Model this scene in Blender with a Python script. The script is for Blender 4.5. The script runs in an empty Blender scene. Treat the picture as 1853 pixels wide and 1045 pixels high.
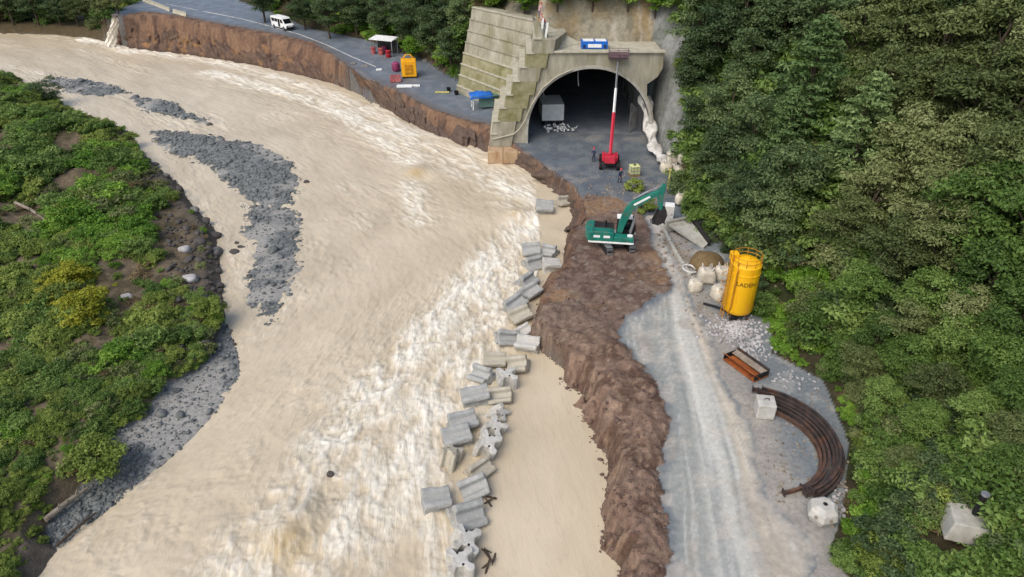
import bpy, math, random
import numpy as np
from mathutils import Vector, Matrix
R = math.radians
random.seed(7); rng = np.random.default_rng(11)
sc = bpy.context.scene
COL = sc.collection

# ------------------------------------------------------------------ camera, sky, sun, exposure
CAMH, PITCH, FPX = 32.0, R(32), 1235.0
cam = bpy.data.cameras.new('camera'); cam.sensor_width = 36; cam.lens = 36*FPX/1853
cam.clip_end = 4000; cam.clip_start = .5
camo = bpy.data.objects.new('camera', cam); COL.objects.link(camo)
camo.location = (0, 0, CAMH); camo.rotation_euler = (R(90)-PITCH, 0, 0)
sc.camera = camo
SUN_EL, SUN_AZ = R(52), R(-140)      # azimuth measured from +Y towards +X: light comes from behind the camera and the left
wd = bpy.data.worlds.new('World'); sc.world = wd; wd.use_nodes = True
nt = wd.node_tree; bg = nt.nodes['Background']
sky = nt.nodes.new('ShaderNodeTexSky'); sky.sky_type = 'NISHITA'; sky.sun_disc = False
sky.sun_elevation = SUN_EL; sky.sun_rotation = SUN_AZ
sky.air_density = 1.0; sky.dust_density = 3.0; sky.ozone_density = .35
nt.links.new(sky.outputs[0], bg.inputs[0]); bg.inputs[1].default_value = .15
sl = bpy.data.lights.new('sun', 'SUN'); sl.energy = 1.3; sl.angle = R(45); sl.color = (1, .95, .88)
so = bpy.data.objects.new('sun', sl); COL.objects.link(so)
sd = Vector((math.sin(SUN_AZ)*math.cos(SUN_EL), math.cos(SUN_AZ)*math.cos(SUN_EL), math.sin(SUN_EL)))
so.rotation_euler = sd.to_track_quat('Z', 'Y').to_euler(); so.location = (0, 0, 90)
sc.view_settings.view_transform = 'Standard'; sc.view_settings.look = 'None'
sc.view_settings.gamma = 1; sc.view_settings.exposure = .45

# ------------------------------------------------------------------ geometry of the view (only used to survey positions on the ground)
cp, sp = math.cos(PITCH), math.sin(PITCH)
def ray(px, py):
    u = (px-926.5)/FPX; v = -(py-522.5)/FPX
    return np.array([u, cp+v*sp, -sp+v*cp])
def P(px, py, z=0.0):
    d = ray(px, py); t = (z-CAMH)/d[2]
    return np.array([d[0]*t, d[1]*t, z])
def proj(x, y, z):
    dz = z-CAMH
    dep = y*cp-dz*sp; up = y*sp+dz*cp
    return 926.5+FPX*x/dep, 522.5-FPX*up/dep
WZ = -1.8
def Rz(y): return np.clip((np.asarray(y, float)-84)*.062, 0, 4.6)     # level of the old road, climbing upstream
def PR(px, py, off=0.0):
    z = 0.
    for _ in range(12): z = float(Rz(P(px, py, z)[1]))
    p = P(px, py, z+off); return p
def sRGB(r, g, b):
    f = lambda c: (c/12.92 if c <= .04045 else ((c+.055)/1.055)**2.4)
    return np.array([f(r/255), f(g/255), f(b/255)])

# ------------------------------------------------------------------ numpy noise
def _hash(ix, iy, s):
    h = (ix.astype(np.int64)*374761393 + iy.astype(np.int64)*668265263 + s*974634541) & 0x7fffffff
    h = ((h ^ (h >> 13))*1274126177) & 0x7fffffff
    return ((h ^ (h >> 16)) & 0xffff)/65535.
def vn(x, y, s=0):
    x0 = np.floor(x); y0 = np.floor(y); fx = x-x0; fy = y-y0
    fx = fx*fx*(3-2*fx); fy = fy*fy*(3-2*fy); x0 = x0.astype(np.int64); y0 = y0.astype(np.int64)
    return ((_hash(x0, y0, s)*(1-fx)+_hash(x0+1, y0, s)*fx)*(1-fy)+(_hash(x0, y0+1, s)*(1-fx)+_hash(x0+1, y0+1, s)*fx)*fy)
def fbm(x, y, s=0, o=4, g=.5):
    a = 1.; t = 0; n = 0
    for i in range(o):
        t = t+a*vn(x*2**i+17.3*i, y*2**i-9.1*i, s+i); n += a; a *= g
    return t/n
def sst(e0, e1, x):
    t = np.clip((x-e0)/(e1-e0), 0, 1); return t*t*(3-2*t)
def inpoly(x, y, poly):
    r = np.zeros(x.shape, bool); n = len(poly)
    for i in range(n):
        x1, y1 = poly[i][:2]; x2, y2 = poly[(i+1) % n][:2]
        if y1 == y2: continue
        c = ((y1 > y) != (y2 > y)) & (x < (x2-x1)*(y-y1)/(y2-y1)+x1)
        r ^= c
    return r
def dline(x, y, line, attrs=None):
    best = np.full(x.shape, 1e9); at = None if attrs is None else np.zeros(x.shape+(len(attrs[0]),))
    for i in range(len(line)-1):
        ax, ay = line[i][:2]; bx, by = line[i+1][:2]
        dx, dy = bx-ax, by-ay; L = dx*dx+dy*dy+1e-12
        t = np.clip(((x-ax)*dx+(y-ay)*dy)/L, 0, 1)
        d = np.hypot(x-ax-t*dx, y-ay-t*dy); m = d < best
        best = np.where(m, d, best)
        if attrs is not None:
            A, B = np.array(attrs[i], float), np.array(attrs[i+1], float)
            at[m] = (A+(B-A)*t[..., None])[m]
    return best if attrs is None else (best, at)
def W(pts, z): return [P(a, b, z) for a, b in pts]

# ------------------------------------------------------------------ surveyed outlines
BANK = [((-500,52),(-500,28)),((-100,60),(-100,36)),((60,63),(60,42)),((150,70),(150,48)),((205,79),(212,30)),((248,89),(262,22)),((335,98),(321,28)),
 ((435,115),(400,44)),((536,135),(502,62)),((600,150),(570,79)),((655,173),(618,110)),((699,198),(655,141)),((732,218),(710,160)),((760,232),(745,178)),
 ((800,249),(790,200)),((845,264),(842,217)),((890,280),(884,226)),((930,294),(950,275)),((957,310),(975,292)),((992,338),(1003,312)),((1019,356),(1038,336)),
 ((1033,377),(1055,362)),((1040,400),(1062,395)),((1021,420),(1045,415)),((1023,452),(1040,450)),((1018,490),(1036,486)),((980,514),(1003,516)),((972,544),(992,548)),((962,581),(985,585)),
 ((962,620),(988,618)),((973,646),(1000,640)),((1002,656),(1025,650)),((1012,700),(1037,694)),((1046,719),(1068,712)),((1049,760),(1075,755)),((1078,807),(1103,802)),((1091,839),(1118,836)),
 ((1083,896),(1112,895)),((1093,953),(1122,952)),((1095,990),(1124,990)),((1106,1021),(1136,1020)),((1104,1060),(1135,1060)),((1112,1150),(1142,1150)),((1120,1300),(1150,1300))]
TOE = [P(a[0][0], a[0][1], WZ) for a in BANK]
TOP = [P(a[1][0], a[1][1], 0.) if i < 4 else PR(a[1][0]+(32 if i > 29 else 0), a[1][1]) for i, a in enumerate(BANK)]
FAR = [(300, -10, 0), (300, 700, 0), (-400, 700, 0)]
POLY_A = [tuple(p) for p in TOE]+FAR
POLY_AT = [tuple(p) for p in TOP]+FAR
ISL = [(-500,120),(-60,132),(0,140),(60,160),(108,188),(150,212),(235,240),(262,282),(325,338),(352,378),(388,415),(396,470),(402,530),(410,585),(432,640),(434,682),(395,742),
 (330,812),(255,872),(200,922),(150,956),(100,1002),(66,1048),(40,1120),(10,1300)]
ISLW = W(ISL, WZ); POLY_C = [tuple(p) for p in ISLW]+[(-60, 5, 0), (-200, 5, 0), (-300, 150, 0)]
BEACH = W([(404,575),(385,640),(352,672),(300,700),(255,762),(190,792),(208,858),(150,880),(95,930),(80,965),(110,1010),(66,1048),(100,1002),(150,956),(200,922),(255,872),(330,812),(395,742),(434,682),(432,640)], WZ+.3)
BARS = [W([(80,146),(110,140),(165,146),(222,160),(230,171),(190,175),(130,170),(98,158)], WZ),
 W([(238,176),(290,180),(335,198),(360,212),(382,224),(330,216),(282,206),(250,192)], WZ),
 W([(270,238),(320,238),(400,250),(470,262),(525,292),(540,330),(533,368),(500,372),(450,362),(432,345),(405,315),(350,288),(312,280),(296,262)], WZ),
 W([(440,372),(480,374),(525,385),(545,420),(540,455),(548,480),(528,515),(512,545),(482,580),(458,552),(446,515),(462,478),(458,440),(445,410)], WZ)]
BERM_R = W([(1085,572),(1122,599),(1132,630),(1158,672),(1190,714),(1211,760),(1206,823),(1200,875),(1200,933),(1211,969),(1216,1045),(1222,1150),(1230,1300)], 0)
BERM_L = [TOE[i] for i in range(28, len(TOE))]
POLY_BERM = [tuple(p) for p in BERM_L[::-1]]+[tuple(p) for p in W([(985,560),(1030,545)], 0)]+[tuple(p) for p in BERM_R]
HR_L = W([(1165,392),(1188,450),(1212,522),(1180,552),(1135,575),(1122,599),(1132,630),(1158,672),(1190,714),(1211,760),(1206,823),(1200,875),(1200,933),(1211,969),(1216,1045),(1222,1150),(1230,1300)], 0)
HR_R = W([(1195,388),(1222,450),(1250,530),(1285,600),(1310,680),(1360,790),(1390,900),(1450,960),(1475,1045),(1540,1150),(1640,1300)], 0)
POLY_HR = [tuple(p) for p in HR_L]+[tuple(p) for p in HR_R[::-1]]
POLY_PLAT = W([(1062,350),(1040,380),(1030,400),(1015,420),(1015,490),(975,514),(962,560),(955,600),(962,660),(1125,660),(1122,599),(1135,575),(1212,522),(1188,450),(1165,392),(1120,360)], 0)
# toe of the hillside with (steep rise, its width, slope beyond)
PY0 = 87.5                                             # plane of the tunnel front
HILLT = [((-60,330),(0,1,.6)),((-60,230),(0,1,.6)),((PR(430,2)[0],PR(430,2)[1]),(0,1,.7)),((PR(560,52)[0],PR(560,52)[1]),(0,1,.75)),((PR(660,72)[0],PR(660,72)[1]),(0,1,.8)),((PR(770,112)[0],PR(770,112)[1]),(1,1,.8)),
 ((PR(815,142)[0],PR(815,142)[1]),(2,1.5,.9)),((-7.3,108.6),(11.5,3.0,.5)),((-.6,100.8),(11.3,5.0,.5)),((-.4,94.5),(11.3,4.5,.5)),((2.2,92.4),(11.3,.35,1.25)),((12,92.4),(11.3,.35,1.3)),((18.75,92.2),(11,.4,1.3)),((18.8,88.0),(9.5,1.6,1.0)),((19.9,85.0),(8,2.6,.9)),
 ((P(1222,300)[0],P(1222,300)[1]),(6,3.5,.8)),((P(1262,390)[0],P(1262,390)[1]),(2.5,3,.8)),((P(1310,450)[0],P(1310,450)[1]),(1.5,2,.8)),((P(1392,545)[0],P(1392,545)[1]),(.6,2,.72)),((P(1398,640)[0],P(1398,640)[1]),(.3,1,.62)),
 ((P(1490,690)[0],P(1490,690)[1]),(.3,1,.6)),((P(1535,800)[0],P(1535,800)[1]),(.3,1,.6)),((P(1525,930)[0],P(1525,930)[1]),(.3,1,.55)),((P(1500,1000)[0],P(1500,1000)[1]),(.2,1,.5)),((P(1580,1100)[0],P(1580,1100)[1]),(.2,1,.5)),((P(1700,1300)[0],P(1700,1300)[1]),(.2,1,.5)),((26,-20),(.2,1,.5))]
HT = [a for a, b in HILLT]; HA = [b for a, b in HILLT]
POLY_H = HT+[(400,-20),(400,600),(-60,600)]

def warp(x, y):
    k = sst(68, 58, y)+.65*sst(98, 106, y); return (x+((fbm(x*.5, y*.5, 201)-.5)*1.7+(fbm(x*1.8, y*1.8, 202)-.5)*.7)*k, y+((fbm(x*.5, y*.5, 203)-.5)*1.5+(fbm(x*1.8, y*1.8, 204)-.5)*.6)*k)
def H(x, y, full=False, detail=True):
    x = np.asarray(x, float); y = np.asarray(y, float)
    base = np.full(x.shape, WZ-1.6)
    xw, yw = warp(x, y)
    inA = inpoly(xw, yw, POLY_A); inT = inpoly(xw, yw, POLY_AT)
    d0 = dline(xw, yw, TOE); d1 = dline(xw, yw, TOP)
    t = np.where(inT, 1., np.where(inA, d0/(d0+d1+1e-6), 0))
    L = Rz(y)*sst(-93, -86, x)
    if detail: L = L+.10*(fbm(x*.35, y*.35, 3)-.5)+.05*(fbm(x*1.7, y*1.7, 5)-.5)
    prof = np.clip(t*1.35-.1*np.sin(t*6.28), 0, 1)
    if detail: prof = np.clip(prof+(fbm(x*.8, y*.8, 8)-.5)*.25*np.sin(np.clip(t, 0, 1)*3.1416), 0, 1)
    h = np.where(inA, (WZ-.35)+(L-(WZ-.35))*prof, np.maximum(base, WZ-.35-d0*.9))
    # hillside
    inH = inpoly(x, y, POLY_H)
    dh, at = dline(x, y, HT, HA)
    rise = at[..., 0]*np.clip(dh/at[..., 1], 0, 1)+at[..., 2]*np.maximum(0, dh-at[..., 1])
    if detail: rise = rise+sst(0, 5, dh)*(fbm(x*.14, y*.14, 21)-.5)*3.0+sst(0, 2, dh)*(fbm(x*.6, y*.6, 22)-.5)*.7
    h = np.where(inH, h+np.minimum(rise, 70), h)
    # heap of earth along the water
    inB = inpoly(xw, yw, POLY_BERM) & inA
    db = np.minimum(d0, dline(xw, yw, BERM_R)*1.1)
    hb = .7*(1-np.exp(-db/.95))*np.clip(.15+.85*sst(52, 43, y), 0, 1)
    if detail: hb = hb*(.35+1.3*fbm(x*.42, y*.42, 31, 3))+sst(0, .7, db)*((fbm(x*1.1, y*1.1, 33)-.5)*.5+(1-np.abs(2*fbm(x*1.7, y*1.7, 36)-1)-.7)*.14+(fbm(x*4, y*4, 34)-.5)*.26)
    h = np.where(inB, h+hb, h)
    # work platform ruts
    inP = inpoly(xw, yw, POLY_PLAT) & inA
    if detail: h = np.where(inP, h+(fbm(x*.9, y*.9, 41)-.5)*.4*t+(fbm(x*3.2, y*3.2, 42)-.45)*.22*t, h)
    # left bank
    inC = inpoly(x, y, POLY_C); dc = dline(x, y, ISLW)
    inBe = inpoly(x, y, BEACH)
    hc = WZ+.05+np.minimum(dc*.9, 1.0)+np.minimum(dc, 26)*.055
    if detail: hc = hc+sst(0, 4, dc)*((fbm(x*.13, y*.13, 51)-.5)*2.2+(fbm(x*.5, y*.5, 52)-.5)*.7)
    beach = WZ+.02+dc*.10+(((fbm(x*2, y*2, 54)-.5)*.12) if detail else 0)
    dbe = dline(x, y, BEACH)
    hc = np.where(inBe, np.minimum(beach, hc), hc)
    hc = np.where(inC & ~inBe & (dbe < 1.6), np.minimum(hc, WZ+.15+dc*.1+dbe*.9), hc)
    h = np.where(inC, hc, np.where(~inA, np.maximum(h, WZ-.02-dc*.35), h))
    bars = np.zeros(x.shape, int)-1
    for k, b in enumerate(BARS):
        bb = [tuple(q) for q in b]
        wob = (fbm(x*.5, y*.5, 60+k)-.5)*1.8 if detail else 0
        ib = inpoly(x, y, bb); e = dline(x, y, bb+[bb[0]])*np.where(ib, 1, -1)+wob
        zz = WZ+np.clip(e*.13, -1.2, .42)+(((fbm(x*1.6, y*1.6, 64+k)-.5)*.16) if detail else 0)
        h = np.where(~inA & ~inC, np.maximum(h, zz), h); bars = np.where((e > -.5) & ~inA & ~inC, k, bars)
    if full: return h, dict(inA=inA, inT=inT, t=t, inH=inH, dh=dh, at=at, inB=inB, db=db, inP=inP, inC=inC, dc=dc, inBe=inBe, bars=bars, d0=d0)
    return h
def Hs(x, y): return float(H(np.array([x]), np.array([y]))[0])
def hit(px, py, off=0.):
    """first point along the sight line at which the ground (plus off) is met"""
    d = ray(px, py); t = np.linspace(14, 420, 2600)
    x, y, z = d[0]*t, d[1]*t, CAMH+d[2]*t
    g = H(x, y)+off; k = np.argmax(z < g)
    if not (z < g).any(): k = len(t)-1
    return np.array([x[k], y[k], g[k]-off])

# ------------------------------------------------------------------ materials
MATS = {}
def newmat(name):
    m = bpy.data.materials.new(name); m.use_nodes = True; MATS[name] = m
    t = m.node_tree; return m, t, t.nodes['Principled BSDF'], t.links
def ramp(t, stops):
    n = t.nodes.new('ShaderNodeValToRGB'); e = n.color_ramp.elements
    while len(e) < len(stops): e.new(.5)
    for q, (p, c) in zip(e, stops): q.position = p; q.color = (*c, 1) if len(c) == 3 else c
    return n
def noise(t, scale, detail=4, rough=.55, vec=None, dist=0):
    n = t.nodes.new('ShaderNodeTexNoise'); n.inputs['Scale'].default_value = scale; n.inputs['Detail'].default_value = detail
    n.inputs['Roughness'].default_value = rough; n.inputs['Distortion'].default_value = dist
    if vec is not None: t.links.new(vec, n.inputs['Vector'])
    return n
def pm(name, c1, c2=None, scale=2.5, rough=.8, bump=.15, metal=0, spec=.35, stretch=None, bscale=None, dirt=None, dscale=.8):
    """painted / cast / metal surface: two tones broken up by noise, optional stains, fine relief"""
    m, t, b, l = newmat(name); c1 = tuple(c1); c2 = tuple(c2) if c2 is not None else tuple(np.array(c1)*.72)
    tc = t.nodes.new('ShaderNodeTexCoord'); vec = tc.outputs['Object']
    if stretch:
        mp = t.nodes.new('ShaderNodeMapping'); mp.inputs['Scale'].default_value = stretch; l.new(vec, mp.inputs[0]); vec = mp.outputs[0]
    n = noise(t, scale, 6, .62, vec); r = ramp(t, [(.32, c2), (.66, c1)]); l.new(n.outputs[0], r.inputs[0]); out = r.outputs[0]
    if dirt is not None:
        n2 = noise(t, dscale, 8, .7, vec, .4); r2 = ramp(t, [(.5, (0, 0, 0)), (.68, (1, 1, 1))]); l.new(n2.outputs[0], r2.inputs[0])
        mx = t.nodes.new('ShaderNodeMix'); mx.data_type = 'RGBA'; l.new(r2.outputs[0], mx.inputs[0]); l.new(out, mx.inputs[6]); mx.inputs[7].default_value = (*dirt, 1); out = mx.outputs[2]
    l.new(out, b.inputs['Base Color']); b.inputs['Roughness'].default_value = rough; b.inputs['Metallic'].default_value = metal
    b.inputs['Specular IOR Level'].default_value = spec
    if bump:
        n3 = noise(t, bscale or scale*6, 5, .6, vec); bp = t.nodes.new('ShaderNodeBump'); bp.inputs['Strength'].default_value = bump; bp.inputs['Distance'].default_value = .05
        l.new(n3.outputs[0], bp.inputs['Height']); l.new(bp.outputs[0], b.inputs['Normal'])
    return m
def earthmat(name, rough=.95, bump=.6, bscale=2.2, dist=.12, spec=.2, vary=.35, wet=None):
    m, t, b, l = newmat(name)
    a = t.nodes.new('ShaderNodeAttribute'); a.attribute_name = 'tint'
    tc = t.nodes.new('ShaderNodeTexCoord'); n = noise(t, bscale, 9, .68, tc.outputs['Object'])
    r = ramp(t, [(.28, (1-vary,)*3), (.72, (1+vary,)*3)]); l.new(n.outputs[0], r.inputs[0])
    mx = t.nodes.new('ShaderNodeMix'); mx.data_type = 'RGBA'; mx.blend_type = 'MULTIPLY'; mx.inputs[0].default_value = 1
    l.new(a.outputs['Color'], mx.inputs[6]); l.new(r.outputs[0], mx.inputs[7]); l.new(mx.outputs[2], b.inputs['Base Color'])
    b.inputs['Roughness'].default_value = rough; b.inputs['Specular IOR Level'].default_value = spec
    if wet:
        r3 = ramp(t, [(.42, (wet,)*3), (.6, (rough,)*3)]); n4 = noise(t, .5, 5, .6, tc.outputs['Object']); l.new(n4.outputs[0], r3.inputs[0]); l.new(r3.outputs[0], b.inputs['Roughness'])
    n2 = noise(t, bscale*2.6, 10, .7, tc.outputs['Object']); bp = t.nodes.new('ShaderNodeBump'); bp.inputs['Strength'].default_value = bump; bp.inputs['Distance'].default_value = dist
    l.new(n2.outputs[0], bp.inputs['Height']); l.new(bp.outputs[0], b.inputs['Normal'])
    return m
def leafmat(name, c1, c2, c3, hue=.0):
    """c1 dark tone, c2 mid, c3 light: spread over single leaves and over whole plants"""
    m, t, b, l = newmat(name)
    a = t.nodes.new('ShaderNodeAttribute'); a.attribute_name = 'lv'
    oi = t.nodes.new('ShaderNodeObjectInfo')
    md = t.nodes.new('ShaderNodeMath'); md.operation = 'MULTIPLY_ADD'; l.new(oi.outputs['Random'], md.inputs[0]); md.inputs[1].default_value = .55
    ml = t.nodes.new('ShaderNodeMath'); ml.operation = 'MULTIPLY'; l.new(a.outputs['Fac'], ml.inputs[0]); ml.inputs[1].default_value = .5; l.new(ml.outputs[0], md.inputs[2])
    r = ramp(t, [(.1, c1), (.5, c2), (.95, c3)]); l.new(md.outputs[0], r.inputs[0])
    l.new(r.outputs[0], b.inputs['Base Color']); b.inputs['Roughness'].default_value = .55; b.inputs['Specular IOR Level'].default_value = .25
    tr = t.nodes.new('ShaderNodeBsdfTranslucent'); l.new(r.outputs[0], tr.inputs[0]); ms = t.nodes.new('ShaderNodeMixShader'); ms.inputs[0].default_value = .33
    l.new(b.outputs[0], ms.inputs[1]); l.new(tr.outputs[0], ms.inputs[2]); l.new(ms.outputs[0], t.nodes['Material Output'].inputs[0])
    return m

C = sRGB
M_EARTH = earthmat('earth', bump=.8, bscale=1.6, dist=.2)
M_MUD = earthmat('mud', bump=.9, bscale=2.4, dist=.16, rough=.9, vary=.42)
M_GRAV = earthmat('gravel_ground', bump=.7, bscale=3.5, dist=.08, rough=.85, vary=.3)
M_TRACK = earthmat('wet_track', bump=.4, bscale=2.6, dist=.05, rough=.85, vary=.2, spec=.3, wet=.6)
M_ASPH = earthmat('asphalt', bump=.25, bscale=5, dist=.03, rough=.7, vary=.15, spec=.35, wet=.45)
pm('concrete', C(178,176,166), C(150,148,138), 1.2, .9, .25, dirt=C(128,124,108), dscale=.6)
pm('block_concrete', C(196,194,186), C(166,164,156), 1.1, .9, .4, dirt=C(146,138,122), dscale=.8)
pm('block_grey', C(172,172,167), C(142,143,139), 1.1, .9, .4, dirt=C(122,118,108), dscale=.8)
pm('block_tan', C(184,177,160), C(156,150,134), 1.1, .9, .4, dirt=C(140,130,110), dscale=.8)
pm('wall_concrete', C(168,163,146), C(134,129,112), 1.1, .92, .35, stretch=(1, 1, .3), dirt=C(120,116,84), dscale=.35)
pm('wall_moss', C(152,146,118), C(122,118,82), .9, .92, .35, dirt=C(104,102,58), dscale=.4)
pm('ledge_concrete', C(184,179,160), C(156,151,132), 1.2, .9, .2)
pm('footing_rust', C(184,160,128), C(154,128,98), .9, .92, .3, stretch=(1, 1, .3), dirt=C(150,96,58), dscale=.7)
pm('tunnel_lining', C(142,142,144), C(104,104,106), .4, .9, .5, dirt=C(38,38,40), dscale=.3)
pm('shotcrete', C(146,138,124), C(112,106,92), .5, .95, .9, bscale=1.6, dirt=C(120,98,66), dscale=.25)
pm('white_paint', C(235,236,232), C(214,216,212), 1.5, .5, .05)
pm('cream_bag', C(210,203,186), C(176,168,150), 1.6, .85, .3, dirt=C(160,142,116), dscale=1.1)
pm('white_sheet', C(214,212,206), C(180,178,172), 1.2, .7, .4, dirt=C(140,134,124), dscale=.8)
pm('black_rubber', C(30,30,32), C(20,20,22), 2, .75, .15)
pm('dark_steel', C(58,56,56), C(38,36,36), 2, .6, .15, metal=.3)
pm('grey_steel', C(150,152,154), C(120,122,126), 2, .45, .1, metal=.4)
pm('teal_paint', C(22,122,104), C(14,98,86), 1.2, .42, .04, spec=.5, dirt=C(86,100,86), dscale=1.5)
pm('red_paint', C(204,52,72), C(180,40,58), 1.5, .45, .05, spec=.5)
pm('silo_yellow', C(238,186,12), C(226,166,10), .6, .5, .06, spec=.4, stretch=(1, 1, .2), dirt=C(222,152,20), dscale=.7)
pm('yellow_paint', C(240,178,24), C(220,150,20), 1.5, .5, .05)
pm('orange_panel', C(190,130,30), C(150,100,24), 1.5, .6, .1)
pm('glass_dark', C(22,26,30), C(12,14,18), 1.5, .12, 0, spec=.6)
pm('tyre', C(34,33,33), C(22,22,22), 2, .85, .2)
pm('purple_plastic', C(140,60,96), C(116,46,80), 1.5, .45, .05)
pm('salmon_paint', C(190,96,92), C(160,70,70), 1.2, .6, .1, dirt=C(200,170,160), dscale=1.4)
pm('blue_plastic', C(30,110,200), C(20,84,170), 1.4, .45, .1)
pm('green_grey_paint', C(96,124,116), C(74,100,92), 1.2, .6, .1)
pm('timber', C(150,120,84), C(112,86,58), 1.5, .85, .3, stretch=(6, 6, 1))
pm('driftwood', C(150,140,124), C(104,92,78), 1.5, .9, .4)
pm('rust', C(168,96,44), C(118,62,34), 1.3, .88, .3, dirt=C(80,48,36), dscale=.9)
pm('dark_rust', C(80,69,65), C(46,40,39), 1.6, .8, .3, metal=.2, dirt=C(104,72,54), dscale=.8)
pm('bark', C(86,74,62), C(54,46,38), 2.5, .95, .6, stretch=(4, 4, 1))
pm('rock', C(128,126,122), C(86,84,82), 1.3, .9, .5)
pm('dark_rock', C(92,88,84), C(58,54,50), 1.3, .9, .5)
pm('river_stone', C(122,125,122), C(72,76,76), 2.2, .85, .2)
pm('pale_stone', C(184,182,180), C(136,132,130), .7, .9, .2)
pm('skin', C(196,150,124), C(180,134,108), 3, .6, 0)
pm('red_cloth', C(176,40,52), C(140,30,42), 2, .9, .1)
pm('navy_cloth', C(46,54,84), C(34,40,66), 2, .9, .1)
pm('lime_plastic', C(206,208,152), C(180,184,126), 1.4, .6, .1)
pm('brown_tarp', C(120,100,68), C(92,76,50), 1.2, .9, .3)
pm('plank_yellow', C(200,190,120), C(170,160,96), 1.2, .8, .2)
leafmat('leaf_dark', C(54,72,46), C(86,106,66), C(122,140,90))
leafmat('leaf_mid', C(58,82,38), C(96,124,56), C(138,160,86))
leafmat('leaf_olive', C(72,84,48), C(110,122,72), C(152,158,106))
leafmat('leaf_bright', C(72,108,34), C(110,148,50), C(154,184,80))
leafmat('leaf_pale', C(66,92,54), C(102,128,76), C(142,162,104))
leafmat('leaf_moss', C(80,96,42), C(120,138,60), C(160,172,88))
leafmat('leaf_yellow', C(124,130,34), C(162,164,52), C(194,188,84))
leafmat('leaf_brown', C(84,72,52), C(116,100,72), C(150,134,100))

# ------------------------------------------------------------------ mesh helpers
def mesh_np(name, V, F, mats, smooth=False, tint=None, lv=None, uv=None):
    V = np.asarray(V, np.float32); me = bpy.data.meshes.new(name)
    F = np.asarray(F, np.int32); k = F.shape[1]
    me.vertices.add(len(V)); me.vertices.foreach_set('co', V.ravel())
    me.loops.add(F.size); me.loops.foreach_set('vertex_index', F.ravel())
    me.polygons.add(len(F)); me.polygons.foreach_set('loop_start', np.arange(0, F.size, k, dtype=np.int32)); me.polygons.foreach_set('loop_total', np.full(len(F), k, np.int32))
    if tint is not None:
        a = me.attributes.new('tint', 'FLOAT_COLOR', 'POINT'); a.data.foreach_set('color', np.c_[tint, np.ones(len(V))].astype(np.float32).ravel())
    if lv is not None:
        a = me.attributes.new('lv', 'FLOAT', 'POINT'); a.data.foreach_set('value', np.asarray(lv, np.float32))
    if uv is not None:
        u = me.uv_layers.new(name='flow'); u.data.foreach_set('uv', np.asarray(uv, np.float32)[F.ravel()].ravel())
    me.update(calc_edges=True)
    for m in (mats if isinstance(mats, (list, tuple)) else [mats]): me.materials.append(MATS[m] if isinstance(m, str) else m)
    if smooth: me.polygons.foreach_set('use_smooth', np.ones(len(F), bool))
    me.validate(); return me
def link(name, me, parent=None):
    o = bpy.data.objects.new(name, me); COL.objects.link(o)
    if parent is not None: o.parent = parent
    return o
def tag(o, label=None, cat=None, group=None, kind=None):
    if label: o['label'] = label
    if cat: o['category'] = cat
    if group: o['group'] = group
    if kind: o['kind'] = kind
    return o
def empty(name, loc, rz=0., label=None, cat=None, group=None, rot=None):
    o = bpy.data.objects.new(name, None); COL.objects.link(o); o.location = loc
    o.rotation_euler = rot if rot is not None else (0, 0, rz); o.empty_display_size = .3
    return tag(o, label, cat, group)
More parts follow.
